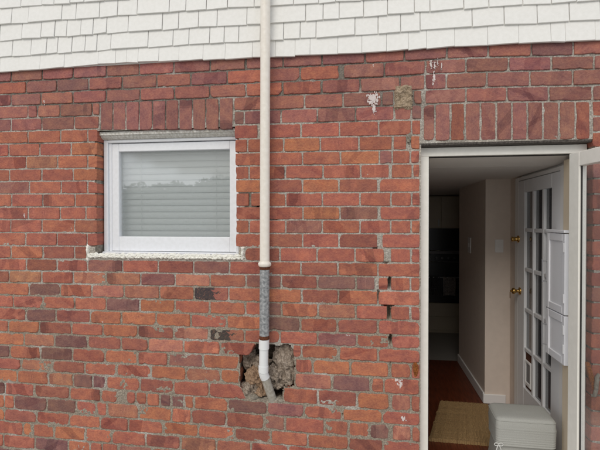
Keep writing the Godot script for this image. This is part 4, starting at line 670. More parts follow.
# ---------------------------------------------------------------- scene
func _ready():
	rng.seed = 20
	var cam := Camera3D.new()
	cam.name = "camera"
	cam.position = Vector3(0, 1.75, 2.744)
	cam.rotation_degrees = Vector3(-0.637, 8.73, 0)
	cam.fov = 53.13
	cam.near = 0.05
	cam.far = 400.0
	add_child(cam)
	cam.current = true
	var env := Environment.new()
	env.background_mode = Environment.BG_SKY
	var sm := ProceduralSkyMaterial.new()
	sm.sky_top_color = Color(0.70, 0.74, 0.80)
	sm.sky_horizon_color = Color(0.985, 0.99, 1.0)
	sm.sky_curve = 0.3
	sm.ground_bottom_color = Color(0.5, 0.5, 0.49)
	sm.ground_horizon_color = Color(0.985, 0.99, 1.0)
	sm.sun_angle_max = 0.0
	var sky := Sky.new()
	sky.sky_material = sm
	env.sky = sky
	env.tonemap_mode = Environment.TONE_MAPPER_LINEAR
	env.tonemap_exposure = 1.45
	env.sdfgi_enabled = true
	env.ssao_enabled = true
	env.ssil_enabled = true
	var we := WorldEnvironment.new()
	we.name = "environment"
	we.environment = env
	add_child(we)
	var sun := DirectionalLight3D.new()
	sun.name = "sun"
	sun.light_energy = 0.35
	sun.light_color = Color(1.0, 0.98, 0.95)
	sun.light_angular_distance = 35.0
	sun.shadow_enabled = true
	sun.rotation_degrees = Vector3(-40, -15, 0)
	add_child(sun)
	make_materials()
	build_ground()
	build_house_shell()
	build_brick_wall()
	build_shingles()
	build_window()
	build_downpipe()
	build_door_frame()
	build_porch()
	build_kitchen()
	build_trees()

func make_materials():
	var bk := StandardMaterial3D.new()
	bk.vertex_color_use_as_albedo = true
	bk.albedo_texture = brick_sheet()
	bk.roughness = 0.92
	bk.normal_enabled = true
	bk.normal_texture = tex_normal(1024, 0.22, 31, 2.2)
	bk.normal_scale = 0.55
	M.brick = bk
	var mo := StandardMaterial3D.new()
	mo.vertex_color_use_as_albedo = true
	mo.albedo_texture = tex_noise(512, 0.06, 41, Color(0.62, 0.62, 0.62), Color(1, 1, 1), 5)
	mo.roughness = 0.97
	mo.normal_enabled = true
	mo.normal_texture = tex_normal(512, 0.12, 42, 4.0)
	mo.normal_scale = 0.8
	triplanar(mo, 2.6)
	M.mortar = mo
	var pn := tex_normal(512, 0.05, 51, 2.0)
	var white := mat(Color(0.905, 0.90, 0.885), 0.62)
	white.albedo_texture = tex_noise(512, 0.02, 52, Color(0.965, 0.965, 0.96), Color(1, 1, 1), 5)
	white.normal_enabled = true
	white.normal_texture = pn
	white.normal_scale = 0.25
	triplanar(white, 3.0)
	M.shingle = white
	var wf := mat(srgb(234, 236, 240), 0.45)
	wf.albedo_texture = tex_noise(512, 0.03, 54, Color(0.965, 0.965, 0.96), Color(1, 1, 1), 5)
	triplanar(wf, 2.0)
	M.window_paint = wf
	var wo := mat(srgb(240, 239, 236), 0.7)
	wo.albedo_texture = tex_noise(512, 0.035, 55, Color(0.70, 0.685, 0.64), Color(1, 1, 1), 5)
	wo.normal_enabled = true
	wo.normal_texture = pn
	wo.normal_scale = 0.5
	triplanar(wo, 2.4)
	M.weathered_paint = wo
	var al := mat(srgb(238, 235, 227), 0.42)
	al.albedo_texture = tex_noise(256, 0.03, 56, Color(0.96, 0.96, 0.955), Color(1, 1, 1), 4)
	triplanar(al, 2.0)
	M.frame_paint = al
	M.trim = mat(srgb(232, 230, 228), 0.45)
	M.door_paint = mat(srgb(230, 230, 232), 0.4)
	var wp := mat(srgb(222, 208, 196), 0.85)
	wp.albedo_texture = tex_noise(256, 0.03, 57, Color(0.97, 0.97, 0.97), Color(1, 1, 1), 4)
	triplanar(wp, 1.5)
	M.wall_paint = wp
	M.ceiling_paint = mat(srgb(222, 216, 210), 0.9)
	var wd := mat(srgb(120, 62, 40), 0.38)
	wd.albedo_texture = tex_noise(512, 0.012, 58, Color(0.6, 0.55, 0.5), Color(1, 1, 1), 5)
	triplanar(wd, 1.2)
	wd.uv1_scale = Vector3(9.0, 1.0, 0.8)
	M.floor_wood = wd
	var cream := mat(srgb(238, 232, 223), 0.38)
	cream.albedo_texture = tex_noise(512, 0.02, 59, Color(0.93, 0.92, 0.90), Color(1, 1, 1), 5)
	triplanar(cream, 2.2)
	M.pipe_paint = cream
	var gal := mat(srgb(196, 197, 197), 0.6, 0.1)
	gal.albedo_texture = tex_noise(512, 0.018, 60, Color(0.46, 0.47, 0.48), Color(1, 1, 1), 5)
	gal.normal_enabled = true
	gal.normal_texture = tex_normal(512, 0.06, 61, 3.0)
	gal.normal_scale = 0.5
	triplanar(gal, 4.5)
	M.galvanised = gal
	M.pvc = mat(srgb(226, 228, 228), 0.35)
	M.rust = triplanar(mat(srgb(128, 72, 40), 0.9), 6.0)
	M.rust.albedo_texture = tex_noise(256, 0.06, 62, Color(0.4, 0.36, 0.32), Color(1, 1, 1), 4)
	M.brass = mat(srgb(196, 158, 92), 0.25, 1.0)
	M.steel = mat(srgb(170, 170, 172), 0.35, 0.9)
	M.black = mat(srgb(28, 27, 28), 0.25)
	M.dark_gap = mat(srgb(45, 42, 40), 0.8)
	var gl := mat(Color(0.7, 0.75, 0.75, 0.05), 0.02)
	gl.transparency = BaseMaterial3D.TRANSPARENCY_ALPHA
	gl.metallic_specular = 0.5
	M.glass = gl
	var dg := mat(Color(0.36, 0.37, 0.39, 0.45), 0.05)  # grey film painted into the glass stands in for its reflection of the interior
	dg.transparency = BaseMaterial3D.TRANSPARENCY_ALPHA
	M.door_glass = dg
	var wg := mat(Color(0.9, 0.93, 0.93, 0.10), 0.02)
	wg.transparency = BaseMaterial3D.TRANSPARENCY_ALPHA
	wg.metallic_specular = 1.0
	wg.clearcoat_enabled = true
	wg.clearcoat = 1.0
	wg.clearcoat_roughness = 0.02
	M.window_glass = wg
	var fb := mat(srgb(176, 176, 170), 0.95)
	fb.albedo_texture = tex_noise(512, 0.09, 63, Color(0.86, 0.86, 0.86), Color(1, 1, 1), 4)
	fb.normal_enabled = true
	fb.normal_texture = tex_normal(512, 0.2, 64, 2.5)
	fb.normal_scale = 0.5
	triplanar(fb, 4.0)
	M.fabric = fb
	var foam := mat(srgb(251, 250, 244), 0.9)
	foam.albedo_texture = tex_noise(512, 0.05, 65, Color(0.88, 0.87, 0.84), Color(1, 1, 1), 5)
	foam.normal_enabled = true
	foam.normal_texture = tex_normal(512, 0.09, 66, 4.0)
	triplanar(foam, 5.0)
	M.foam = foam

func build_ground():
	var st := new_st()
	quad(st, Vector3(-90, 0, -8), Vector3(90, 0, -8), Vector3(90, 0, 110), Vector3(-90, 0, 110), Vector3(0, -1, 0))
	var m := mat(srgb(190, 187, 180), 0.95)
	m.albedo_texture = tex_noise(512, 0.02, 71, Color(0.75, 0.75, 0.74), Color(1, 1, 1), 5)
	triplanar(m, 0.5)
	struct("ground", st, m)

# ---------------------------------------------------------------- house behind the bricks
func sbox(called, mn, mx, m):
	var st := new_st()
	bev(st, mn, mx, 0.0)
	return struct(called, st, m)

func build_house_shell():
	var wp = M.wall_paint
	# inner leaf of the outside wall, with the window and door openings left out
	sbox("inner_wall_left", Vector3(-3.0, 0, -0.24), Vector3(-1.79, 3.3, -0.115), wp)
	sbox("inner_wall_below_window", Vector3(-1.79, 0, -0.24), Vector3(-0.82, 0.60, -0.115), wp)
	sbox("inner_wall_under_sill", Vector3(-1.79, 1.0, -0.24), Vector3(-0.82, 1.52, -0.115), wp)
	sbox("inner_wall_above_window", Vector3(-1.79, 2.34, -0.24), Vector3(-0.82, 3.3, -0.115), wp)
	sbox("inner_wall_beside_cavity", Vector3(-1.79, 0.60, -0.24), Vector3(-0.83, 1.0, -0.115), wp)
	sbox("inner_wall_middle_top", Vector3(-0.82, 1.0, -0.24), Vector3(0.30, 3.3, -0.115), wp)
	sbox("inner_wall_middle_low", Vector3(-0.82, 0, -0.24), Vector3(0.30, 0.60, -0.115), wp)
	sbox("inner_wall_middle", Vector3(-0.44, 0.60, -0.24), Vector3(0.30, 1.0, -0.115), wp)
	sbox("inner_wall_cavity_back", Vector3(-0.83, 0.60, -0.30), Vector3(-0.44, 1.0, -0.24), wp)
	sbox("inner_wall_above_door", Vector3(0.30, 2.19, -0.24), Vector3(1.245, 3.3, -0.115), wp)
	sbox("inner_wall_right", Vector3(1.245, 0, -0.24), Vector3(2.4, 3.3, -0.115), wp)
	# rooms
	sbox("outer_wall_left", Vector3(-3.1, 0, -4.7), Vector3(-3.0, 3.3, -0.115), wp)
	sbox("outer_wall_right", Vector3(2.4, 0, -4.7), Vector3(2.5, 3.3, -0.115), wp)
	sbox("outer_wall_back", Vector3(-3.1, 0, -4.8), Vector3(2.5, 3.3, -4.7), wp)
	sbox("room_divider", Vector3(-0.5, 0.12, -4.7), Vector3(-0.4, 3.3, -0.24), wp)
	sbox("attic_floor", Vector3(-3.1, 3.3, -4.8), Vector3(2.5, 3.4, -0.10), wp)
	sbox("hall_ceiling", Vector3(-0.4, 2.11, -4.7), Vector3(2.4, 2.17, -0.4605), M.ceiling_paint)
	sbox("hall_ceiling_edge", Vector3(-0.4, 2.12, -0.46), Vector3(0.331, 2.17, -0.24), M.ceiling_paint)
	sbox("hall_ceiling_corner", Vector3(1.23, 2.111, -0.46), Vector3(2.4, 2.17, -0.24), M.ceiling_paint)
	sbox("hall_floor", Vector3(-0.4, 0.02, -2.66), Vector3(2.4, 0.12, -0.10), M.floor_wood)
	sbox("kitchen_floor", Vector3(-0.4, 0.02, -4.7), Vector3(2.4, 0.117, -2.66), mat(srgb(150, 146, 140), 0.5))
	sbox("back_room_floor", Vector3(-3.0, 0.02, -4.7), Vector3(-0.5, 0.12, -0.24), M.floor_wood)
	# pier between the porch and the hall: beige face and the receding hall side
	var pier = sbox("hall_wall", Vector3(1.02, 0.12, -2.62), Vector3(2.4, 2.11, -1.45), wp)
	box("skirting_board", Vector3(1.02 - 0.014, 0.121, -1.449), Vector3(1.195, 0.205, -1.434), M.trim, pier, 0.004)
	box("skirting_board", Vector3(1.005, 0.121, -2.62), Vector3(1.019, 0.215, -1.4495), M.trim, pier, 0.004)
	# wall with the glazed side door
	sbox("porch_wall_far", Vector3(1.23, 0.12, -1.45), Vector3(1.32, 2.11, -1.165), wp)
	sbox("porch_wall_near", Vector3(1.23, 0.12, -0.318), Vector3(1.32, 2.11, -0.24), wp)
	sbox("porch_wall_above", Vector3(1.23, 2.072, -1.165), Vector3(1.32, 2.11, -0.318), M.trim)

# ---------------------------------------------------------------- brick wall
func in_hole(x, y, grow = 0.0) -> bool:
	return Geometry2D.is_point_in_polygon(Vector2(x, y), hole_poly)
var hole_poly: PackedVector2Array

const CLAY = [
	[0.376, 0.126, 0.083],   # red
	[0.290, 0.122, 0.100],   # muted
	[0.225, 0.106, 0.090],   # purple
	[0.305, 0.108, 0.074],   # dark
	[0.428, 0.152, 0.086],   # orange
	[0.420, 0.168, 0.117],   # salmon
	[0.355, 0.150, 0.092],   # buff
	[0.330, 0.125, 0.085],   # burnt
	[0.330, 0.126, 0.098]]   # dusky red

func build_brick_wall():
	hole_poly = PackedVector2Array()
	var hn := noise(30.0, 78, 2)
	for k in HOLE.size():
		var a = Vector2(HOLE[k][0], HOLE[k][1])
		var b = Vector2(HOLE[(k + 1) % HOLE.size()][0], HOLE[(k + 1) % HOLE.size()][1])
		for s in 5:
			var p = a.lerp(b, s / 5.0)
			p += Vector2(hn.get_noise_2d(p.x, p.y), hn.get_noise_2d(p.x + 7.0, p.y)) * 0.014
			hole_poly.append(p)
	var wall := thing("brick_wall", "weathered red brick wall with pale mortar around the window and doorway", "wall")
	var n := noise(1.0, 77, 2)
	var rest := new_st()
	var counts = [0, 0, 0]
	var names = ["brick", "half_brick", "soldier_brick"]
	for q in BRICKS:
		var y = (q[3] + q[7]) * 0.5
		var x = (q[2] + q[4]) * 0.5
		var worn = clampf((1.62 - y) * 1.5, 0.0, 1.0) if x < 0.25 else 0.25
		if y > 2.45 and x < 0.3:
			worn = 0.35
		var c = CLAY[q[1]]
		var v = rng.randf_range(0.88, 1.12)
		var hue = rng.randf_range(-0.045, 0.045)
		var col = Color(c[0] * v / 0.74, c[1] * v * (1.0 + hue) / 0.74, c[2] * v * (1.0 - hue) / 0.74)
		var cell = rng.randi_range(4, AC * AR - 1)
		if q[1] == 7:
			cell = rng.randi_range(0, 3)
		elif x > 0.06 and x < 0.31 and y < 1.02 and rng.randf() < 0.75:
			cell = (cell / 8) * 8 + 6
		elif cell % 8 >= 6 and (y > 1.3 or x > -1.2) and rng.randf() < 0.75:
			cell -= 2 + rng.randi_range(0, 3)
			cell = maxi(cell, 4)
		elif y < 0.85 and x < -1.3 and rng.randf() < 0.22:
			cell = (cell / 8) * 8 + 7
		var zf = rng.randf_range(-0.002, 0.002) * (1.0 + worn * 0.6)
		if q[0] == 3:
			add_brick(rest, q, zf, 0.10, col, cell, worn, n)
		else:
			var st := new_st()
			add_brick(st, q, zf, 0.10, col, cell, worn, n)
			st.generate_normals()
			var o := MeshInstance3D.new()
			o.mesh = st.commit()
			o.material_override = M.brick
			var k = counts[q[0]]
			o.name = names[q[0]] if k == 0 else "%s_%03d" % [names[q[0]], k]
			counts[q[0]] += 1
			wall.add_child(o)
	var ro := put(rest, "outer_bricks", M.brick, wall)
	ro.set_meta("kind", "stuff")
	build_mortar(wall)
	build_cavity(wall)
	build_wall_bits(wall)

func mortar_z(x, y, n1: FastNoiseLite, n2: FastNoiseLite, n3: FastNoiseLite) -> float:
	var z = -0.0045
	if x < 0.28 and y < 1.5:
		z = lerpf(-0.0045, -0.0046, clampf((1.5 - y) * 2.0, 0, 1))
		z += n3.get_noise_2d(x, y) * 0.0022
	elif y > 2.4:
		z = -0.0075
	z += n1.get_noise_2d(x, y) * 0.0024 + n2.get_noise_2d(x, y) * 0.0009
	for s in SMEARS:
		var dx = (x - s[0]) / s[2]
		var dy = (y - s[1]) / s[3]
		var d = dx * dx + dy * dy
		if d < 4.0:
			if s[4] > 0:
				z += s[4] * 0.9 * exp(-d * 1.2) * (0.85 + n1.get_noise_2d(x * 1.3, y * 1.3) * 0.9)
			elif d < 1.0:
				z = minf(z, s[4])
	return z

func build_mortar(wall):
	var n1 := noise(22.0, 81, 2)
	var n2 := noise(75.0, 82, 2)
	var n3 := noise(6.0, 83, 2)
	var nc := noise(3.0, 84, 3)
	var x0 = -2.96
	var y0 = 0.0
	var step = 0.0068
	var nx = int((2.38 - x0) / step)
	var ny = int(2.775 / step)
	var vs := PackedVector3Array(); var cs := PackedColorArray(); var ix := PackedInt32Array()
	vs.resize((nx + 1) * (ny + 1)); cs.resize((nx + 1) * (ny + 1))
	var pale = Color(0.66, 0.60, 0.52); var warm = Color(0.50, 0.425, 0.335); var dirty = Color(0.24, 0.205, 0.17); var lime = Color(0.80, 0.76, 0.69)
	for j in ny + 1:
		var y = y0 + j * step
		for i in nx + 1:
			var x = x0 + i * step
			var k = j * (nx + 1) + i
			# only smears near this point matter; far right and left edges are never in view
			vs[k] = Vector3(x, y, mortar_z(x, y, n1, n2, n3))
			var t = nc.get_noise_2d(x, y)
			var c = pale.lerp(warm, clampf((1.40 - y + t * 0.45) * 8.0, 0, 1))
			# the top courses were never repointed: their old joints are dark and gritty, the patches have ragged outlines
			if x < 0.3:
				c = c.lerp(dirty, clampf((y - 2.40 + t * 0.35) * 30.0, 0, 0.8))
			else:
				c = c.lerp(dirty, clampf((t - 0.12) * 8.0, 0, 0.35))
			c = c.lerp(lime, clampf(nc.get_noise_2d(x + 40, y) * 1.6 - 0.25, 0, 0.7))
			var m = 0.9 + 0.35 * n2.get_noise_2d(x + 9, y)
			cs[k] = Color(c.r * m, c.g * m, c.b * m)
	for j in ny:
		for i in nx:
			var x = x0 + (i + 0.5) * step
			var y = y0 + (j + 0.5) * step
			if x > -1.797 and x < -0.812 and y > 1.525 and y < 2.336:
				continue
			if x > 0.301 and x < 1.250 and y < 2.206:
				continue
			if in_hole(x, y):
				continue
			var a = j * (nx + 1) + i
			var b = a + 1
			var c = a + nx + 1
			var d = c + 1
			ix.append_array(PackedInt32Array([a, c, d, a, d, b]))
	var arr := []
	arr.resize(Mesh.ARRAY_MAX)
	arr[Mesh.ARRAY_VERTEX] = vs
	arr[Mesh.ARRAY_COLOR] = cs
	arr[Mesh.ARRAY_INDEX] = ix
	var am := ArrayMesh.new()
	am.add_surface_from_arrays(Mesh.PRIMITIVE_TRIANGLES, arr)
	var st := SurfaceTool.new()
	st.create_from(am, 0)
	st.generate_normals()
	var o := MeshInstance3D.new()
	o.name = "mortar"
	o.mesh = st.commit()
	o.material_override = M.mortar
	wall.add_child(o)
	# mortar between the brick ends in the window and door reveals
	var rm := StandardMaterial3D.new()
	rm.albedo_color = srgb(165, 156, 142)
	rm.albedo_texture = tex_noise(256, 0.06, 85, Color(0.6, 0.6, 0.6), Color(1, 1, 1), 4)
	rm.roughness = 0.96
	triplanar(rm, 2.5)
	M.reveal_mortar = rm
	box("reveal_mortar", Vector3(-1.90, 1.53, -0.098), Vector3(-1.789, 2.335, -0.012), rm, wall, 0.0)
	box("reveal_mortar", Vector3(-0.816, 1.53, -0.098), Vector3(-0.70, 2.335, -0.012), rm, wall, 0.0)
	box("reveal_mortar", Vector3(-1.788, 2.341, -0.098), Vector3(-0.817, 2.40, -0.012), rm, wall, 0.0)
	box("reveal_mortar", Vector3(1.245, 0.0, -0.098), Vector3(1.32, 2.20, -0.012), rm, wall, 0.0)
	box("reveal_mortar", Vector3(0.20, 0.0, -0.098), Vector3(0.290, 2.20, -0.012), rm, wall, 0.0)
	box("reveal_mortar", Vector3(0.291, 2.213, -0.098), Vector3(1.244, 2.28, -0.012), rm, wall, 0.0)

func build_cavity(wall):
	var n := noise(13.0, 91, 4)
	var st := new_st()
	# ragged sides of the hole in the brickwork, and its back
	var N = hole_poly.size()
	var c3 = Vector3(-0.63, 0.80, -0.10)
	var rings := []
	for L in 5:
		var z = [0.0, -0.04, -0.09, -0.15, -0.20][L]
		var ring := []
		for k in N:
			for s in 1:
				var a: Vector2 = hole_poly[k]
				var out = (a - Vector2(-0.63, 0.80)).normalized()
				var g = 0.006 + (0.012 if L > 0 else 0.0) + n.get_noise_3d(a.x * 4, a.y * 4, z * 6) * 0.018
				a += out * g
				ring.append(Vector3(a.x, a.y, z - 0.012))
		rings.append(ring)
	var NN = rings[0].size()
	for L in 4:
		for k in NN:
			var l = (k + 1) % NN
			for t in [[rings[L][k], rings[L + 1][k], rings[L + 1][l]], [rings[L][k], rings[L + 1][l], rings[L][l]]]:
				st.add_vertex(t[0]); st.add_vertex(t[1]); st.add_vertex(t[2])
	for k in NN:
		tri(st, rings[4][k], rings[4][(k + 1) % NN], Vector3(-0.63, 0.8, -0.215), Vector3(-0.63, 0.8, -0.5))
	var cm := mat(srgb(178, 162, 146), 0.97)
	cm.albedo_texture = tex_noise(512, 0.04, 92, Color(0.45, 0.42, 0.40), Color(1, 1, 1), 5)
	cm.normal_enabled = true
	cm.normal_texture = tex_normal(512, 0.08, 93, 5.0)
	triplanar(cm, 4.0)
	put(st, "cavity", cm, wall)
	# rubble seen inside
	var grey := mat(srgb(206, 192, 176), 0.95)
	grey.albedo_texture = tex_noise(512, 0.03, 94, Color(0.42, 0.38, 0.35), Color(1, 1, 1), 5)
	grey.normal_enabled = true
	grey.normal_texture = tex_normal(512, 0.07, 95, 6.0)
	triplanar(grey, 5.0)
	var brown := mat(srgb(198, 168, 140), 0.95)
	brown.albedo_texture = tex_noise(512, 0.035, 96, Color(0.5, 0.46, 0.42), Color(1, 1, 1), 5)
	brown.normal_enabled = true
	brown.normal_texture = tex_normal(512, 0.07, 97, 6.0)
	triplanar(brown, 5.0)
	for r in [[-0.522, 0.868, -0.085, 0.078, 0.100, 0.065, 0], [-0.492, 0.765, -0.085, 0.060, 0.068, 0.065, 0], [-0.715, 0.745, -0.065, 0.066, 0.060, 0.06, 1], [-0.750, 0.672, -0.050, 0.058, 0.042, 0.05, 0], [-0.680, 0.815, -0.100, 0.055, 0.070, 0.05, 0], [-0.585, 0.775, -0.065, 0.045, 0.052, 0.05, 0], [-0.680, 0.675, -0.055, 0.046, 0.052, 0.045, 1], [-0.565, 0.705, -0.085, 0.062, 0.038, 0.05, 0], [-0.775, 0.835, -0.130, 0.045, 0.080, 0.05, 0]]:
		var ss := new_st()
		stone(ss, Vector3(r[0], r[1], r[2]), Vector3(r[3], r[4], r[5]), n, 0.034, 34)
		put(ss, "rubble_stone", brown if r[6] else grey, wall)
	# crumbled mortar bed at the foot of the hole
	for r in [[-0.735, 0.628, -0.03, 0.05, 0.018, 0.035], [-0.662, 0.614, -0.035, 0.055, 0.014, 0.035], [-0.552, 0.622, -0.03, 0.035, 0.014, 0.035]]:
		var ss := new_st()
		stone(ss, Vector3(r[0], r[1], r[2]), Vector3(r[3], r[4], r[5]), n, 0.010, 22)
		put(ss, "mortar_lump", M.reveal_mortar, wall)

func blob_patch(st: SurfaceTool, c: Vector2, rx, ry, h, n: FastNoiseLite, seg = 26):
	# thin irregular dab lying on the brick face
	var z0 = 0.0022
	var rim := []; var top := []
	for k in seg:
		var a = TAU * k / seg
		var r = 1.0 + n.get_noise_2d(cos(a) * 40 + c.x * 900, sin(a) * 40 + c.y * 900) * 0.4
		rim.append(Vector3(c.x + cos(a) * rx * r, c.y + sin(a) * ry * r, z0 - 0.003))
		top.append(Vector3(c.x + cos(a) * rx * r * 0.8, c.y + sin(a) * ry * r * 0.8, z0 + h))
	var cc = Vector3(c.x, c.y, z0 - 0.02)
	for k in seg:
		var l = (k + 1) % seg
		tri(st, Vector3(c.x, c.y, z0 + h * 1.2), top[k], top[l], cc)
		quad(st, top[k], rim[k], rim[l], top[l], cc)

# rough dab of mortar or filler with a ragged outline, standing proud of the wall
func ragged_patch(st: SurfaceTool, mn: Vector2, mx: Vector2, gx: int, gy: int, high: float, relief: float, rag: float, n: FastNoiseLite):
	var g := []
	for j in gy + 1:
		var row := []
		for i in gx + 1:
			var u = float(i) / gx; var v = float(j) / gy
			var x = lerpf(mn.x, mx.x, u); var y = lerpf(mn.y, mx.y, v)
			var e = minf(minf(x - mn.x, mx.x - x), minf(y - mn.y, mx.y - y))
			var k = 2.0 * v - 1.0
			var ku = 2.0 * u - 1.0
			var px = x + ku * n.get_noise_2d(x * 0.2 + 5.0, y) * rag * 2.0
			var py = y + k * n.get_noise_2d(x, y * 0.2 + 9.0) * rag * 2.0
			row.append(Vector3(px, py, -0.008 + minf(e / 0.007, 1.0) * (0.008 + high) + n.get_noise_2d(x * 1.4, y * 1.4) * relief))
		g.append(row)
	for j in gy:
		for i in gx:
			quad(st, g[j][i], g[j][i + 1], g[j + 1][i + 1], g[j + 1][i], Vector3((mn.x + mx.x) * 0.5, (mn.y + mx.y) * 0.5, -3.0))

func build_wall_bits(wall):
	var n := noise(0.05, 101, 3)
	# rough mortar patch where an old fixing was pulled out
	var st := new_st()
	var pn := noise(26.0, 102, 3)
	var mn = Vector2(0.146, 2.402); var mx = Vector2(0.254, 2.556)
	var g := []
	var GX = 22
	var GY = 30
	for j in GY + 1:
		var row := []
		for i in GX + 1:
			var u = float(i) / GX; var v = float(j) / GY
			var e = minf(minf(u, 1 - u), minf(v, 1 - v))
			var x = lerpf(mn.x, mx.x, u) + pn.get_noise_2d(v * 3.0, 7.0 + u) * 0.008
			var y = lerpf(mn.y, mx.y, v) + pn.get_noise_2d(u * 3.0, 17.0 + v) * 0.008
			var z = -0.010 + minf(e * 8.0, 1.0) * 0.024 + pn.get_noise_2d(x, y) * 0.014
			z -= 0.014 * exp(-pow((u - 0.5) * 4.0, 2) - pow((v - 0.42) * 5.0, 2))
			row.append(Vector3(x, y, z))
		g.append(row)
	for j in GY:
		for i in GX:
			quad(st, g[j][i], g[j][i + 1], g[j + 1][i + 1], g[j + 1][i], Vector3(0.2, 2.48, -0.3))
	var pm := mat(srgb(198, 178, 156), 0.97)
	pm.albedo_texture = tex_noise(256, 0.05, 103, Color(0.6, 0.58, 0.52), Color(1, 1, 1), 4)
	pm.normal_enabled = true
	pm.normal_texture = tex_normal(256, 0.1, 104, 4.0)
	triplanar(pm, 5.0)
	put(st, "mortar_patch", pm, wall)
	# dabs and runs of white paint
	var white := mat(srgb(206, 194, 190), 0.85)
	for d in [[0.022,2.479,0.0355,0.0359],[0.028,2.422,0.0118,0.0359],[0.358,2.668,0.0068,0.0352],[0.378,2.655,0.0057,0.0410],[0.395,2.666,0.0045,0.0292],[0.418,2.647,0.0045,0.0351],[0.376,2.585,0.0091,0.0293],[0.370,2.550,0.0051,0.0176],[0.170,0.792,0.0264,0.0072],[0.185,0.765,0.0146,0.0192],[0.024,2.676,0.0041,0.0119],[-2.163,2.545,0.0052,0.0161],[-2.319,1.780,0.0061,0.0150],[-1.145,1.513,0.0088,0.0193],[-1.556,1.507,0.0070,0.0210],[0.203,0.558,0.0175,0.0150],[-0.126,1.048,0.0121,0.0049],[-1.747,1.074,0.0072,0.0053]]:
		var s2 := new_st()
		var cnt = clampi(int(d[2] * d[3] * 150000.0), 4, 190)
		for k in cnt:
			var a = rng.randf() * TAU
			var rr = minf(absf(rng.randfn()) * 0.55, 1.15)
			var sz = rng.randf_range(0.25, 0.6) * minf(minf(d[2], d[3]), 0.0085)
			blob_patch(s2, Vector2(d[0] + cos(a) * rr * d[2], d[1] + sin(a) * rr * d[3]), sz * rng.randf_range(0.7, 1.2), sz * rng.randf_range(0.8, 2.0), 0.0003 + 0.000004 * k, n, 11)
		var ps = put(s2, "paint_splash", white, wall)
		ps.set_meta("kind", "stuff")
	# rusty fixing lugs beside the door frame
	var orange := mat(srgb(186, 112, 48), 0.9)
	orange.albedo_texture = tex_noise(256, 0.07, 105, Color(0.4, 0.36, 0.3), Color(1, 1, 1), 4)
	triplanar(orange, 6.0)
	var s3 := new_st()
	stone(s3, Vector3(0.277, 0.862, 0.0), Vector3(0.016, 0.05, 0.012), noise(30, 106, 2), 0.012, 14)
	put(s3, "rusty_lug", orange, wall)
	var s4 := new_st()
	bev(s4, Vector3(-0.012, -0.075, -0.02), Vector3(0.014, 0.085, 0.006), 0.004, Transform3D(Basis(Vector3(0, 0, 1), 0.28), Vector3(1.238, 0.865, 0.0)))
	put(s4, "rusty_lug", orange, wall)
	var s5 := new_st()
	sweep(s5, [Vector3(1.275, 0.885, 0.004), Vector3(1.262, 0.87, 0.012), Vector3(1.258, 0.80, 0.013), Vector3(1.25, 0.765, 0.012), Vector3(1.236, 0.765, 0.006)], [0.009, 0.011, 0.011, 0.011, 0.009], 8)
	put(s5, "hook", M.reveal_mortar, wall)
	# white filler smeared under the window, turned up at both ends
	for r in [[-1.848, 1.4965, -0.794, 1.5325, 260, 12], [-1.862, 1.474, -1.838, 1.586, 8, 26], [-0.800, 1.492, -0.777, 1.578, 8, 22]]:
		var s6 := new_st()
		ragged_patch(s6, Vector2(r[0], r[1]), Vector2(r[2], r[3]), r[4], r[5], 0.010, 0.007, 0.006, noise(38.0, 107 + r[4], 3))
		put(s6, "sill_filler", M.foam, wall)
	# flashing strip under the soldier course over the door
	var fm := mat(srgb(96, 90, 84), 0.8)
	fm.albedo_texture = tex_noise(512, 0.04, 108, Color(0.45, 0.42, 0.4), Color(1, 1, 1), 5)
	triplanar(fm, 3.0)
	box("flashing", Vector3(0.288, 2.188, -0.09), Vector3(1.236, 2.207, -0.004), fm, wall, 0.004)
	# broken brick stub, course beside the old fixing
	var s7 := new_st()
	stone(s7, Vector3(0.232, 2.235, -0.004), Vector3(0.016, 0.036, 0.014), noise(30, 109, 2), 0.012, 14)
	put(s7, "mortar_lump", M.reveal_mortar, wall)

# ---------------------------------------------------------------- white shingles above
func build_shingles():
	var t := thing("shingle_cladding", "white painted timber shingles in overlapping rows above the brick wall", "cladding")
	box("backing_board", Vector3(-2.95, 2.765, -0.09), Vector3(2.35, 3.32, 0.006), M.shingle, t, 0.002)
	var rest := new_st()
	for s in SHINGLES:
		var st: SurfaceTool = new_st() if s[0] == 1 else rest
		var gap = 0.0005 if s[1] == 0 else rng.randf_range(0.0014, 0.0026)
		var a = s[2] + gap; var b = s[3] - gap
		var ya = s[4]; var yb = s[5]; var yt = s[6]
		var zb = 0.023 + rng.randf_range(-0.0025, 0.0025)
		var zt = 0.0085
		var sk = rng.randf_range(-0.0018, 0.0018)
		var e = 0.0018
		var c = Vector3((a + b) * 0.5, (ya + yt) * 0.5, 0.011)
		# front face, chamfered butt and sides
		var zn = lerpf(zb, zt, 0.03)
		var f0 = Vector3(a + e, ya + e, zb + sk); var f1 = Vector3(b - e, yb + e, zb - sk); var f2 = Vector3(b - e, yt, zt); var f3 = Vector3(a + e, yt, zt)
		var g0 = Vector3(a, ya, zb - e + sk); var g1 = Vector3(b, yb, zb - e - sk); var g2 = Vector3(b, yt, zt - e * 0.6); var g3 = Vector3(a, yt, zt - e * 0.6)
		var h0 = Vector3(a, ya, 0.0075); var h1 = Vector3(b, yb, 0.0075); var h2 = Vector3(b, yt, 0.0065); var h3 = Vector3(a, yt, 0.0065)
		quad(st, f0, f1, f2, f3, c)
		quad(st, f0, f1, g1, g0, c); quad(st, f1, f2, g2, g1, c); quad(st, f3, f0, g0, g3, c)
		quad(st, g0, g1, h1, h0, c); quad(st, g1, g2, h2, h1, c); quad(st, g3, g0, h0, h3, c)
		if s[0] == 1:
			put(st, "shingle", M.shingle, t)
	var o := put(rest, "outer_shingles", M.shingle, t)
	o.set_meta("kind", "stuff")

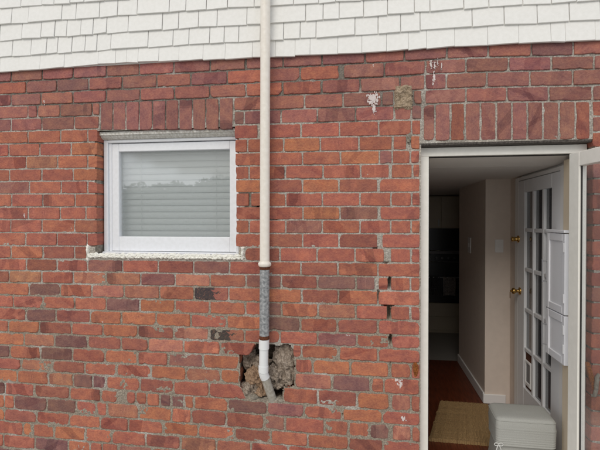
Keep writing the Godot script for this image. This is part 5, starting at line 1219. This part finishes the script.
# ---------------------------------------------------------------- window
func build_window():
	var w := thing("window", "white timber framed window with a single pane set in the brick wall", "window", Vector3(-1.3, 1.54, -0.07))
	var o = -w.position
	var P = M.window_paint
	# outer frame with a stepped moulding
	var zf = -0.07
	obox("frame_side", Vector3(-1.778, 1.538, -0.16), Vector3(-1.748, 2.290, zf), P, w)
	obox("frame_side", Vector3(-1.7478, 1.538, -0.16), Vector3(-1.727, 2.270, zf - 0.014), P, w)
	obox("frame_side", Vector3(-0.852, 1.538, -0.16), Vector3(-0.824, 2.290, zf), P, w)
	obox("frame_head", Vector3(-1.7478, 2.2702, -0.16), Vector3(-0.8522, 2.290, zf), P, w)
	obox("frame_sill", Vector3(-1.778, 1.520, -0.16), Vector3(-0.824, 1.5375, -0.045), P, w, 0.005)
	# weathered head board sloping out under the lintel
	var st := new_st()
	var prof = [Vector2(2.336, -0.10), Vector2(2.336, -0.024), Vector2(2.314, -0.022), Vector2(2.311, -0.036), Vector2(2.302, -0.040), Vector2(2.2905, -0.060), Vector2(2.2905, -0.10)]
	for k in prof.size():
		var a = prof[k]; var b = prof[(k + 1) % prof.size()]
		quad(st, Vector3(-1.776, a.x, a.y) + o, Vector3(-0.826, a.x, a.y) + o, Vector3(-0.826, b.x, b.y) + o, Vector3(-1.776, b.x, b.y) + o, Vector3(-1.3, 2.312, -0.075) + o)
	for s in [-1.776, -0.826]:
		for k in range(1, prof.size() - 1):
			tri(st, Vector3(s, prof[0].x, prof[0].y) + o, Vector3(s, prof[k].x, prof[k].y) + o, Vector3(s, prof[k + 1].x, prof[k + 1].y) + o, Vector3(-1.3, 2.312, -0.075) + o)
	put(st, "head_moulding", M.weathered_paint, w)
	# sash
	var zs = zf - 0.016
	obox("sash_stile", Vector3(-1.7265, 1.5405, -0.13), Vector3(-1.676, 2.266, zs), P, w)
	obox("sash_stile", Vector3(-0.898, 1.5405, -0.13), Vector3(-0.8525, 2.266, zs), P, w)
	obox("sash_rail", Vector3(-1.6758, 2.212, -0.13), Vector3(-0.8982, 2.266, zs), P, w)
	obox("sash_rail", Vector3(-1.6758, 1.5405, -0.13), Vector3(-0.8982, 1.638, zs), P, w)
	obox("pane", Vector3(-1.676, 1.636, -0.112), Vector3(-0.898, 2.214, -0.108), M.window_glass, w, 0.0)
	obox("pane", Vector3(-1.676, 1.636, -0.124), Vector3(-0.898, 2.214, -0.120), M.window_glass, w, 0.0)  # second pane added to strengthen the mirrored sky and trees
	# blind behind the glass
	var bl := thing("venetian_blind", "closed pale grey slatted blind hanging behind the window pane", "blind", Vector3(-1.29, 1.60, -0.19))
	var bm := mat(srgb(178, 184, 183), 0.6)
	var y = 2.25
	box("headrail", Vector3(-0.42, 0.66, -0.02), Vector3(0.42, 0.70, 0.02), bm, bl)
	y = 0.015
	while y < 0.66:
		var s := new_st()
		var prev := []
		# curved slat tilted nearly shut
		for k in 6:
			var u = k / 5.0 - 0.5
			prev.append(Vector3(0, u * 0.050, -0.014 * u + 0.0095 * (1.0 - 4.0 * u * u)))
		for k in 5:
			for side in [0.0, -0.0012]:
				var a = prev[k] + Vector3(0, y, side); var b = prev[k + 1] + Vector3(0, y, side)
				quad(s, Vector3(-0.415, a.y, a.z), Vector3(0.415, a.y, a.z), Vector3(0.415, b.y, b.z), Vector3(-0.415, b.y, b.z), Vector3(0, y, -1.0 if side == 0.0 else 1.0))
		put(s, "slat", bm, bl)
		y += 0.0435
	for x in [-0.27, 0.27]:
		box("ladder_cord", Vector3(x - 0.001, 0.0, 0.014), Vector3(x + 0.001, 0.66, 0.016), bm, bl, 0.0)

# ---------------------------------------------------------------- downpipe
func build_downpipe():
	var d := thing("downpipe", "cream downpipe with a grey metal lower length running into the hole in the bricks", "pipe", Vector3(-0.63, 0.62, 0.05))
	var o = -d.position
	var V = func(x, y, z): return Vector3(x, y, z) + o
	var st := new_st()
	sweep(st, [V.call(-0.622, 3.32, 0.068), V.call(-0.624, 2.7, 0.068), V.call(-0.628, 2.1, 0.062), V.call(-0.632, 1.495, 0.055)], [0.0300, 0.0300, 0.0300, 0.0300], 32)
	put(st, "upper_pipe", M.pipe_paint, d)
	st = new_st()
	sweep(st, [V.call(-0.632, 1.497, 0.055), V.call(-0.632, 1.489, 0.055), V.call(-0.632, 1.484, 0.055), V.call(-0.632, 1.472, 0.055), V.call(-0.632, 1.464, 0.055)], [0.031, 0.038, 0.0405, 0.0395, 0.032], 32, noise(30, 111, 2), 0.003)
	put(st, "pipe_collar", M.pipe_paint, d)
	st = new_st()
	sweep(st, [V.call(-0.632, 1.463, 0.055), V.call(-0.632, 1.447, 0.055)], [0.034, 0.0312], 32, noise(30, 112, 2), 0.002)
	put(st, "rust_ring", M.rust, d)
	st = new_st()
	sweep(st, [V.call(-0.632, 1.4465, 0.055), V.call(-0.634, 1.25, 0.053), V.call(-0.636, 1.04, 0.050)], [0.0300, 0.0302, 0.0300], 32, noise(14, 113, 2), 0.0012)
	put(st, "metal_pipe", M.galvanised, d)
	st = new_st()
	sweep(st, [V.call(-0.636, 1.0395, 0.050), V.call(-0.636, 1.018, 0.050)], [0.0308, 0.0305], 32, noise(30, 114, 2), 0.002)
	put(st, "rust_ring", M.rust, d)
	st = new_st()
	sweep(st, [V.call(-0.637, 1.017, 0.049), V.call(-0.639, 0.957, 0.046)], [0.0318, 0.0318], 32)
	put(st, "pipe_coupling", M.pvc, d)
	st = new_st()
	sweep(st, [V.call(-0.639, 0.9565, 0.046), V.call(-0.643, 0.846, 0.040)], [0.0280, 0.0280], 32)
	put(st, "plastic_pipe", M.pvc, d)
	st = new_st()
	sweep(st, [V.call(-0.643, 0.850, 0.040), V.call(-0.644, 0.810, 0.038)], [0.0312, 0.0312], 32)
	put(st, "pipe_coupling", M.pvc, d)
	st = new_st()
	sweep(st, [V.call(-0.644, 0.812, 0.038), V.call(-0.643, 0.797, 0.035), V.call(-0.640, 0.783, 0.030), V.call(-0.636, 0.770, 0.025)], [0.0296, 0.0296, 0.0296, 0.0296], 32)
	put(st, "pipe_elbow", M.pvc, d)
	st = new_st()
	sweep(st, [V.call(-0.6365, 0.774, 0.025), V.call(-0.619, 0.700, 0.004), V.call(-0.598, 0.612, -0.025)], [0.0272, 0.0272, 0.0272], 32)
	var g := mat(srgb(196, 192, 184), 0.5)
	g.albedo_texture = tex_noise(256, 0.04, 115, Color(0.7, 0.68, 0.64), Color(1, 1, 1), 4)
	triplanar(g, 4.0)
	put(st, "plastic_pipe", g, d)

# ---------------------------------------------------------------- door frame and the open glazed leaf
func build_door_frame():
	var P = M.frame_paint
	var d := thing("door_frame", "cream white metal door frame set in the brick doorway", "door frame", Vector3(0.77, 0.03, -0.07))
	var o = -d.position
	obox("jamb", Vector3(0.302, 0.03, -0.11), Vector3(0.356, 2.1335, -0.062), P, d, 0.002)
	obox("jamb", Vector3(1.185, 0.03, -0.11), Vector3(1.236, 2.1335, -0.062), P, d, 0.002)
	obox("head", Vector3(0.302, 2.134, -0.11), Vector3(1.236, 2.186, -0.062), P, d, 0.002)
	obox("stop", Vector3(0.3565, 0.03, -0.108), Vector3(0.362, 2.1275, -0.09), M.dark_gap, d, 0.002)
	obox("stop", Vector3(0.3565, 2.128, -0.108), Vector3(1.1845, 2.1335, -0.09), M.dark_gap, d, 0.002)
	obox("stop", Vector3(1.179, 0.03, -0.108), Vector3(1.1845, 2.1275, -0.09), M.dark_gap, d, 0.002)
	obox("sill_plate", Vector3(0.302, 0.0, -0.11), Vector3(1.236, 0.0295, -0.03), P, d, 0.002)
	var lin := mat(srgb(212, 196, 172), 0.7)
	obox("lining", Vector3(1.165, 0.12, -0.20), Vector3(1.2295, 2.1115, -0.1105), lin, d, 0.002)
	obox("lining", Vector3(0.302, 0.12, -0.30), Vector3(0.33, 2.1115, -0.1105), lin, d, 0.002)
	# soffit running down from the head of the frame to the hall ceiling
	var so := new_st()
	var sc = Vector3(0.75, 2.15, -0.25) + o
	var sa = [Vector3(0.332, 2.136, -0.1105) + o, Vector3(1.2295, 2.136, -0.1105) + o, Vector3(1.2295, 2.1105, -0.46) + o, Vector3(0.332, 2.1105, -0.46) + o]
	var up = Vector3(0, 0.045, 0)
	quad(so, sa[0], sa[1], sa[2], sa[3], sc)
	quad(so, sa[0] + up, sa[1] + up, sa[2] + up, sa[3] + up, sc)
	for k in 4:
		quad(so, sa[k], sa[(k + 1) % 4], sa[(k + 1) % 4] + up, sa[k] + up, sc)
	put(so, "soffit", M.ceiling_paint, d)
	# leaf, swung out past square
	var ang = atan2(0.143, 0.99)
	var leaf := thing("glazed_door", "white metal glazed door standing open outwards at the right edge", "door", Vector3(1.126, 0.03, -0.028), ang)
	# local: z runs out from the hinge, x across the thickness
	var g = func(called, mn, mx, m, b = 0.003): return box(called, mn, mx, m, leaf, b)
	g.call("stile", Vector3(0, 0, 0), Vector3(0.042, 2.096, 0.094), P)
	g.call("stile", Vector3(0, 0, 0.72), Vector3(0.042, 2.096, 0.814), P)
	g.call("rail", Vector3(0, 2.018, 0.0945), Vector3(0.042, 2.096, 0.7195), P)
	g.call("rail", Vector3(0, 0, 0.0945), Vector3(0.042, 0.14, 0.7195), P)
	g.call("glazing_bead", Vector3(0.010, 0.1405, 0.0945), Vector3(0.017, 2.0175, 0.100), M.dark_gap, 0.0)
	g.call("pane", Vector3(0.019, 0.1405, 0.0945), Vector3(0.023, 2.0175, 0.7195), M.glass, 0.0)
	for y in [0.25, 1.05, 1.85]:
		var h := new_st()
		sweep(h, [Vector3(0.048, y - 0.04, -0.006), Vector3(0.048, y + 0.04, -0.006)], [0.006, 0.006], 10)
		put(h, "hinge", P, leaf)

# ---------------------------------------------------------------- porch seen through the doorway
func build_porch():
	var dp = M.door_paint
	# closed glazed side door, 3 x 5 panes
	var fd := thing("panelled_glass_door", "white interior door with three columns of small glass panes", "door", Vector3(1.2, 0.125, -0.74))
	var o = -fd.position
	var x0 = 1.2; var x1 = 1.24
	obox("stile", Vector3(x0, 0.125, -1.150), Vector3(x1, 2.062, -1.000), dp, fd)
	obox("stile", Vector3(x0, 0.125, -0.470), Vector3(x1, 2.062, -0.333), dp, fd)
	obox("rail", Vector3(x0, 1.966, -0.9998), Vector3(x1, 2.062, -0.4702), dp, fd)
	obox("rail", Vector3(x0, 0.125, -0.9998), Vector3(x1, 0.440, -0.4702), dp, fd)
	var cols = [[-1.0, -0.838], [-0.806, -0.644], [-0.612, -0.470]]
	var ys = [0.440, 0.741, 1.051, 1.366, 1.673, 1.966]
	for z in [-0.822, -0.628]:
		obox("muntin", Vector3(x0 + 0.002, 0.4403, z - 0.016), Vector3(x1 - 0.002, 1.9657, z + 0.016), dp, fd)
	for k in range(1, 5):
		for c in cols:
			obox("muntin", Vector3(x0 + 0.004, ys[k] - 0.014, c[0] + 0.0003), Vector3(x1 - 0.004, ys[k] + 0.014, c[1] - 0.0003), dp, fd)
	for k in 5:
		for c in cols:
			if k == 0 and c[0] < -0.9:
				continue
			obox("pane", Vector3(x0 + 0.020, ys[k] + (0.0145 if k > 0 else 0.0005), c[0] + 0.0005), Vector3(x0 + 0.024, ys[k + 1] - (0.0145 if k < 4 else 0.0005), c[1] - 0.0005), M.door_glass, fd, 0.0)
	# cat flap in place of one pane
	var cf = obox("cat_flap", Vector3(x0 + 0.016, 0.4405, -0.9995), Vector3(x0 + 0.026, 0.7265, -0.8385), M.rust, fd)
	var s := new_st()
	for b in [[0.47, 0.665, -0.985, -0.965], [0.47, 0.665, -0.875, -0.855]]:
		bev(s, Vector3(x0 + 0.002, b[0], b[2]) + o, Vector3(x0 + 0.0155, b[1], b[3]) + o, 0.004)
	for b in [[0.47, 0.50], [0.645, 0.665]]:
		bev(s, Vector3(x0 + 0.002, b[0], -0.9645) + o, Vector3(x0 + 0.0155, b[1], -0.8755) + o, 0.004)
	put(s, "flap_frame", M.trim, cf)
	obox("flap", Vector3(x0 + 0.008, 0.5005, -0.964), Vector3(x0 + 0.012, 0.6445, -0.876), mat(srgb(120, 122, 126), 0.3), cf)
	# brass knob, key and deadbolt
	s = new_st()
	var kp = Vector3(1.2, 1.179, -1.094) + o
	sweep(s, [kp, kp - Vector3(0.006, 0, 0), kp - Vector3(0.014, 0, 0), kp - Vector3(0.032, 0, 0), kp - Vector3(0.044, 0, 0), kp - Vector3(0.058, 0, 0), kp - Vector3(0.064, 0, 0)], [0.030, 0.030, 0.012, 0.014, 0.026, 0.024, 0.012], 18)
	put(s, "knob", M.brass, fd)
	s = new_st()
	bev(s, kp + Vector3(-0.075, -0.008, -0.002), kp + Vector3(-0.064, 0.008, 0.002), 0.001)
	bev(s, kp + Vector3(-0.078, -0.060, -0.006), kp + Vector3(-0.074, -0.009, 0.006), 0.001)
	put(s, "key", M.brass, fd)
	s = new_st()
	kp = Vector3(1.2, 1.595, -1.135) + o
	sweep(s, [kp, kp - Vector3(0.008, 0, 0), kp - Vector3(0.014, 0, 0), kp - Vector3(0.040, 0, 0), kp - Vector3(0.052, 0, 0), kp - Vector3(0.058, 0, 0)], [0.028, 0.028, 0.016, 0.018, 0.022, 0.012], 18)
	put(s, "deadbolt", M.brass, fd)
	# casing round the side door
	var cs := thing("door_casing", "white timber casing around the many paned interior door", "casing", Vector3(1.2, 0.12, -0.74))
	o = -cs.position
	obox("casing_side", Vector3(1.202, 0.12, -1.235), Vector3(1.2295, 2.0945, -1.156), M.trim, cs, 0.004)
	obox("casing_side", Vector3(1.195, 0.12, -0.327), Vector3(1.2295, 2.0945, -0.2005), M.trim, cs, 0.004)
	obox("casing_head", Vector3(1.204, 2.0665, -1.1555), Vector3(1.2295, 2.0945, -0.3275), M.trim, cs, 0.002)
	# narrow wall cupboard with two doors
	var cb := thing("wall_cupboard", "narrow white two door cupboard fixed beside the many paned door", "cupboard", Vector3(1.15, 0.885, -0.25))
	o = -cb.position
	var cp := mat(srgb(230, 230, 234), 0.35)
	obox("carcass", Vector3(1.1648, 0.885, -0.392), Vector3(1.1945, 1.686, -0.2008), cp, cb)
	obox("cornice", Vector3(1.136, 1.672, -0.395), Vector3(1.1645, 1.690, -0.1115), cp, cb)
	for d in [[1.186, 1.668], [0.887, 1.180]]:
		var a = d[0]; var b = d[1]
		var door = obox("cupboard_door", Vector3(1.148, a + 0.04, -0.350), Vector3(1.156, b - 0.04, -0.150), cp, cb, 0.0)
		obox("door_stile", Vector3(1.140, a, -0.392), Vector3(1.1645, b, -0.3495), cp, door)
		obox("door_stile", Vector3(1.140, a, -0.1505), Vector3(1.1645, b, -0.112), cp, door)
		obox("door_rail", Vector3(1.1405, a, -0.349), Vector3(1.1640, a + 0.045, -0.151), cp, door)
		obox("door_rail", Vector3(1.1405, b - 0.045, -0.349), Vector3(1.1640, b, -0.151), cp, door)
		var st := new_st()
		var hy = (1.355 if a > 1.0 else 0.946)
		for q in [hy, hy + 0.13]:
			sweep(st, [Vector3(1.139, q, -0.380) + o, Vector3(1.112, q, -0.380) + o], [0.004, 0.004], 8)
		sweep(st, [Vector3(1.112, hy - 0.012, -0.380) + o, Vector3(1.112, hy + 0.142, -0.380) + o], [0.0045, 0.0045], 8)
		put(st, "handle", M.steel, door)
		for q in [a + 0.07, b - 0.11]:
			st = new_st()
			bev(st, Vector3(1.134, q, -0.128) + o, Vector3(1.1395, q + 0.055, -0.113) + o, 0.002)
			put(st, "hinge", mat(srgb(228, 228, 230), 0.35), door)
	# switches
	var sw := thing("light_switch", "white light switch plate on the beige wall beside the interior door", "switch", Vector3(1.135, 1.521, -1.449))
	box("plate", Vector3(-0.035, -0.058, 0), Vector3(0.035, 0.058, 0.008), M.trim, sw, 0.002)
	box("rocker", Vector3(-0.008, -0.015, 0.0085), Vector3(0.008, 0.015, 0.013), M.trim, sw, 0.001)
	var sw2 := thing("light_switch", "white light switch plate on the dark hallway wall", "switch", Vector3(1.019, 1.493, -2.07))
	box("plate", Vector3(-0.008, -0.080, -0.06), Vector3(0, 0.080, 0.06), M.trim, sw2, 0.002)
	box("rocker", Vector3(-0.013, -0.02, -0.01), Vector3(-0.0085, 0.02, 0.01), M.trim, sw2, 0.001)
	build_mat()
	build_stool()

func build_mat():
	# woven coir mat with ragged ends
	var st := new_st()
	var c = [Vector2(0.438, -0.660), Vector2(0.93, -0.645), Vector2(1.035, -1.39), Vector2(0.63, -1.40)]
	var n := noise(40.0, 121, 2)
	var nx = 90; var ny = 110
	var g := []
	for j in ny + 1:
		var row := []
		for i in nx + 1:
			var u = float(i) / nx; var v = float(j) / ny
			var p = c[0].lerp(c[1], u).lerp(c[3].lerp(c[2], u), v)
			p.x += n.get_noise_2d(v * 2.0, 3.0) * 0.012 * (1.0 - u)
			p.y += n.get_noise_2d(u * 2.0, 9.0) * 0.010 * (1.0 - v)
			var z = 0.138 + (0.0045 if (i % 2 == 0) else 0.0) * (0.5 + rng.randf()) + (0.003 if (j % 2 == 0) else 0.0) * rng.randf() + n.get_noise_2d(p.x, p.y) * 0.002
			if i == 0 or j == 0 or i == nx or j == ny:
				z = 0.1205
			row.append(Vector3(p.x, z, p.y))
		g.append(row)
	for j in ny:
		for i in nx:
			quad(st, g[j][i], g[j][i + 1], g[j + 1][i + 1], g[j + 1][i], Vector3(0.7, -2, -1))
	var m := mat(srgb(182, 152, 108), 0.98)
	m.albedo_texture = tex_noise(512, 0.12, 122, Color(0.62, 0.58, 0.52), Color(1, 1, 1), 4)
	triplanar(m, 3.0)
	var o := put(st, "door_mat", m, self)
	tag(o, "rough brown woven coir mat lying on the hallway floor", "mat")

func rounded_ring(cx, cz, hx, hz, r, y, skew, wob: FastNoiseLite, amp) -> Array:
	var ring := []
	for q in 4:
		for k in 10:
			var a = PI * 0.5 * q + PI * 0.5 * k / 9.0
			var sx = hx - r if q == 0 or q == 3 else -(hx - r)
			var sz = hz - r if q < 2 else -(hz - r)
			var v = Vector2(cos(a), sin(a))
			var p = Vector2(sx, sz) + v * r
			var w = wob.get_noise_3d(p.x, y * 0.4, p.y) * amp
			p += v * w
			ring.append(Vector3(cx + p.x + skew * p.y, y, cz + p.y))
	return ring

func build_stool():
	var s := thing("storage_stool", "grey fabric covered storage stool with white corner ties on the hallway floor", "stool", Vector3(0.95, 0.122, -0.27))
	var n := noise(5.0, 131, 2)
	var st := new_st()
	st.set_smooth_group(0)
	var rings := []
	# hem to top, gently flared skirt with horizontal tucks under the rim
	var prof = []
	var y = 0.0
	while y < 0.245:
		prof.append([y, 0.182 - 0.02 * y / 0.25, 0.006]); y += 0.02
	for k in 9:
		var yy = 0.245 + k * 0.0135
		prof.append([yy, 0.170 + 0.0008 * k, 0.004]); prof.append([yy + 0.006, 0.1745, 0.004]); prof.append([yy + 0.010, 0.1745, 0.004])
	prof.append([0.375, 0.1735, 0.003]); prof.append([0.398, 0.1730, 0.003]); prof.append([0.410, 0.169, 0.003]); prof.append([0.417, 0.160, 0.002]); prof.append([0.420, 0.145, 0.002])
	for p in prof:
		rings.append(rounded_ring(0, 0, p[1], p[1] - 0.045, 0.03 if p[1] > 0.15 else 0.025, p[0], -0.05, n, p[2]))
	for f in [0.85, 0.7, 0.5, 0.25]:
		rings.append(rounded_ring(0, 0, 0.145 * f, 0.10 * f, 0.02 * f, 0.420 + 0.004 * (1.0 - f) + n.get_noise_2d(f * 3.0, 1.0) * 0.002, -0.05, n, 0.0))
	for i in rings.size() - 1:
		var m = rings[i].size()
		for k in m:
			var l = (k + 1) % m
			quad(st, rings[i][k], rings[i + 1][k], rings[i + 1][l], rings[i][l], Vector3(0, rings[i][0].y - (0.03 if i > rings.size() - 7 else 0.0), 0))
	var last = rings[rings.size() - 1]
	for k in last.size():
		tri(st, last[k], last[(k + 1) % last.size()], Vector3(0, 0.4245, 0), Vector3(0, 0, 0))
	put(st, "cover", M.fabric, s)
	# rim piping round the lid
	st = new_st()
	var pr = rounded_ring(0, 0, 0.1725, 0.1275, 0.03, 0.402, -0.05, n, 0.003)
	pr.append(pr[0]); pr.append(pr[1])
	var rr := []
	for k in pr.size(): rr.append(0.0028)
	sweep(st, pr, rr, 6)
	put(st, "piping", M.fabric, s)
	var tie := mat(srgb(208, 208, 204), 0.9)
	for c in [[-0.168, 0.262, 0.132], [0.160, 0.235, 0.132]]:
		st = new_st()
		var b = Vector3(c[0], c[1], c[2])
		for sgn in [-1.0, 1.0]:
			var loop := []; var rd := []
			for k in 9:
				var a = TAU * k / 8.0
				loop.append(b + Vector3(sgn * (0.016 - 0.016 * cos(a)) * 0.8, 0.009 * sin(a), 0.006)); rd.append(0.0024)
			sweep(st, loop, rd, 6)
			sweep(st, [b + Vector3(0, 0, 0.005), b + Vector3(sgn * 0.010, -0.02, 0.008), b + Vector3(sgn * 0.016, -0.045, 0.007)], [0.003, 0.003, 0.0025], 6)
		put(st, "tie", tie, s)

# ---------------------------------------------------------------- kitchen at the end of the hall
func build_kitchen():
	var cr := mat(srgb(180, 168, 148), 0.5)
	var t := thing("kitchen_cabinet", "tall cream kitchen cabinet housing the oven at the end of the hall", "cabinet", Vector3(1.0, 0.118, -4.3))
	var o = -t.position
	obox("carcass", Vector3(0.40, 0.118, -4.60), Vector3(1.90, 2.094, -3.985), cr, t)
	var x = 0.42
	while x < 1.85:
		var dr = obox("cabinet_door", Vector3(x, 1.64, -3.984), Vector3(x + 0.30, 2.08, -3.964), cr, t, 0.004)
		obox("handle", Vector3(x + 0.26, 1.66, -3.9635), Vector3(x + 0.27, 1.76, -3.95), M.steel, dr, 0.002)
		x += 0.304
	obox("drawer_front", Vector3(0.42, 0.36, -3.984), Vector3(1.62, 0.552, -3.964), cr, t, 0.004)
	obox("drawer_front", Vector3(0.42, 0.16, -3.984), Vector3(1.62, 0.355, -3.964), cr, t, 0.004)
	var ov := thing("oven", "black built in oven with a row of knobs in the dark kitchen", "oven", Vector3(1.0, 0.558, -3.97))
	o = -ov.position
	obox("glass_splashback", Vector3(0.44, 1.31, -3.984), Vector3(1.60, 1.63, -3.972), M.black, ov)
	obox("trim_strip", Vector3(0.44, 1.262, -3.984), Vector3(1.60, 1.306, -3.950), mat(srgb(96, 92, 90), 0.4), ov)
	obox("control_panel", Vector3(0.44, 1.15, -3.984), Vector3(1.60, 1.258, -3.960), M.black, ov)
	for k in 7:
		var s := new_st()
		var c = Vector3(0.70 + k * 0.085, 1.205, -3.9595) + o
		sweep(s, [c, c + Vector3(0, 0, 0.02)], [0.018, 0.015], 14)
		put(s, "knob", mat(srgb(92, 90, 90), 0.5), ov)
	var od = obox("oven_door", Vector3(0.44, 0.558, -3.984), Vector3(1.60, 1.145, -3.955), M.black, ov)
	var s2 := new_st()
	sweep(s2, [Vector3(0.55, 0.93, -3.92) + o, Vector3(1.50, 0.93, -3.92) + o], [0.009, 0.009], 10)
	put(s2, "handle", M.steel, od)
	for k in 2:
		var tw := mat([srgb(90, 90, 92), srgb(176, 168, 160)][k], 0.95)
		tw.albedo_texture = tex_noise(128, 0.08, 140 + k, Color(0.4, 0.4, 0.4), Color(1, 1, 1), 3)
		triplanar(tw, 6.0)
		var st := new_st()
		var cx = [0.93, 1.13][k]
		var wdt = [0.07, 0.085][k]
		var g := []
		for j in 13:
			var row := []
			for i in 9:
				var u = i / 8.0 * 2.0 - 1.0
				var yy = 0.942 - j * 0.022
				row.append(Vector3(cx + u * wdt, yy - 0.008 * absf(u), -3.908 + 0.006 * sin(u * 7.0 + j * 0.2)))
			g.append(row)
		for j in 12:
			for i in 8:
				for zz in [0.0, -0.004]:
					var d = Vector3(0, 0, zz)
					quad(st, g[j][i] + d, g[j][i + 1] + d, g[j + 1][i + 1] + d, g[j + 1][i] + d, Vector3(cx, 0.8, -4.2 if zz == 0.0 else -3.5))
		var tn := put(st, "tea_towel", tw, self)
		tag(tn, ["dark grey tea towel hanging on the oven handle", "pale patterned tea towel hanging on the oven handle"][k], "towel", "tea towels on the oven")

# ---------------------------------------------------------------- trees across the yard, mirrored in the window
func build_trees():
	var leaf := mat(srgb(70, 84, 52), 0.8)
	leaf.albedo_texture = tex_noise(256, 0.03, 151, Color(0.6, 0.62, 0.5), Color(1, 1, 1), 3)
	triplanar(leaf, 0.6)
	var bark := mat(srgb(84, 70, 58), 0.95)
	var specs = [[-5.6, 19.5, 3.3, 1.9, "low rounded tree across the yard, mirrored at the right of the window pane"], [-8.0, 20.5, 4.2, 1.8, "slim leafy tree across the yard, mirrored right of the middle of the pane"], [-10.3, 20.0, 3.8, 1.9, "broad leafy tree across the yard, mirrored in the middle of the pane"], [-12.7, 20.5, 3.6, 1.9, "bushy tree across the yard, mirrored left of the middle of the pane"], [-15.4, 21.0, 3.2, 2.2, "wide low tree across the yard, mirrored at the left of the window pane"]]
	var r := RandomNumberGenerator.new()
	r.seed = 9
	for s in specs:
		var t := thing("garden_tree", s[4], "tree", Vector3(s[0], 0, s[1]), 0.0, "trees across the yard")
		var st := new_st()
		sweep(st, [Vector3(0, 0, 0), Vector3(0.06, s[2] * 0.35, 0), Vector3(-0.05, s[2] * 0.7, 0.05)], [0.17, 0.12, 0.05], 10)
		for k in 5:
			var a = TAU * k / 5.0
			sweep(st, [Vector3(0.03, s[2] * 0.3, 0), Vector3(cos(a) * s[3] * 0.35, s[2] * 0.55, sin(a) * s[3] * 0.35)], [0.06, 0.02], 6)
		put(st, "trunk", bark, t)
		st = new_st()
		var lumps := []
		for k in 46:
			var a = r.randf() * TAU
			var u = r.randf()
			var d = sqrt(r.randf()) * s[3] * (0.55 + 0.45 * sqrt(1.0 - u))
			lumps.append([Vector3(cos(a) * d, 0.35 + u * (s[2] - 0.85), sin(a) * d), r.randf_range(0.4, 0.75)])
		for k in 16000:
			var L = lumps[r.randi() % lumps.size()]
			var v = Vector3(r.randfn(), r.randfn(), r.randfn()).normalized() * L[1] * pow(r.randf(), 0.4)
			var p = L[0] + v
			p.y = maxf(p.y, 0.12)
			var e1 = Vector3(r.randfn(), r.randfn(), r.randfn()).normalized()
			var e2 = e1.cross(Vector3(r.randfn(), r.randfn(), r.randfn())).normalized()
			var sz = r.randf_range(0.07, 0.15)
			st.add_vertex(p - e1 * sz); st.add_vertex(p + e2 * sz * 0.55); st.add_vertex(p + e1 * sz)
			st.add_vertex(p - e1 * sz); st.add_vertex(p + e1 * sz); st.add_vertex(p - e2 * sz * 0.55)
		put(st, "crown", leaf, t)
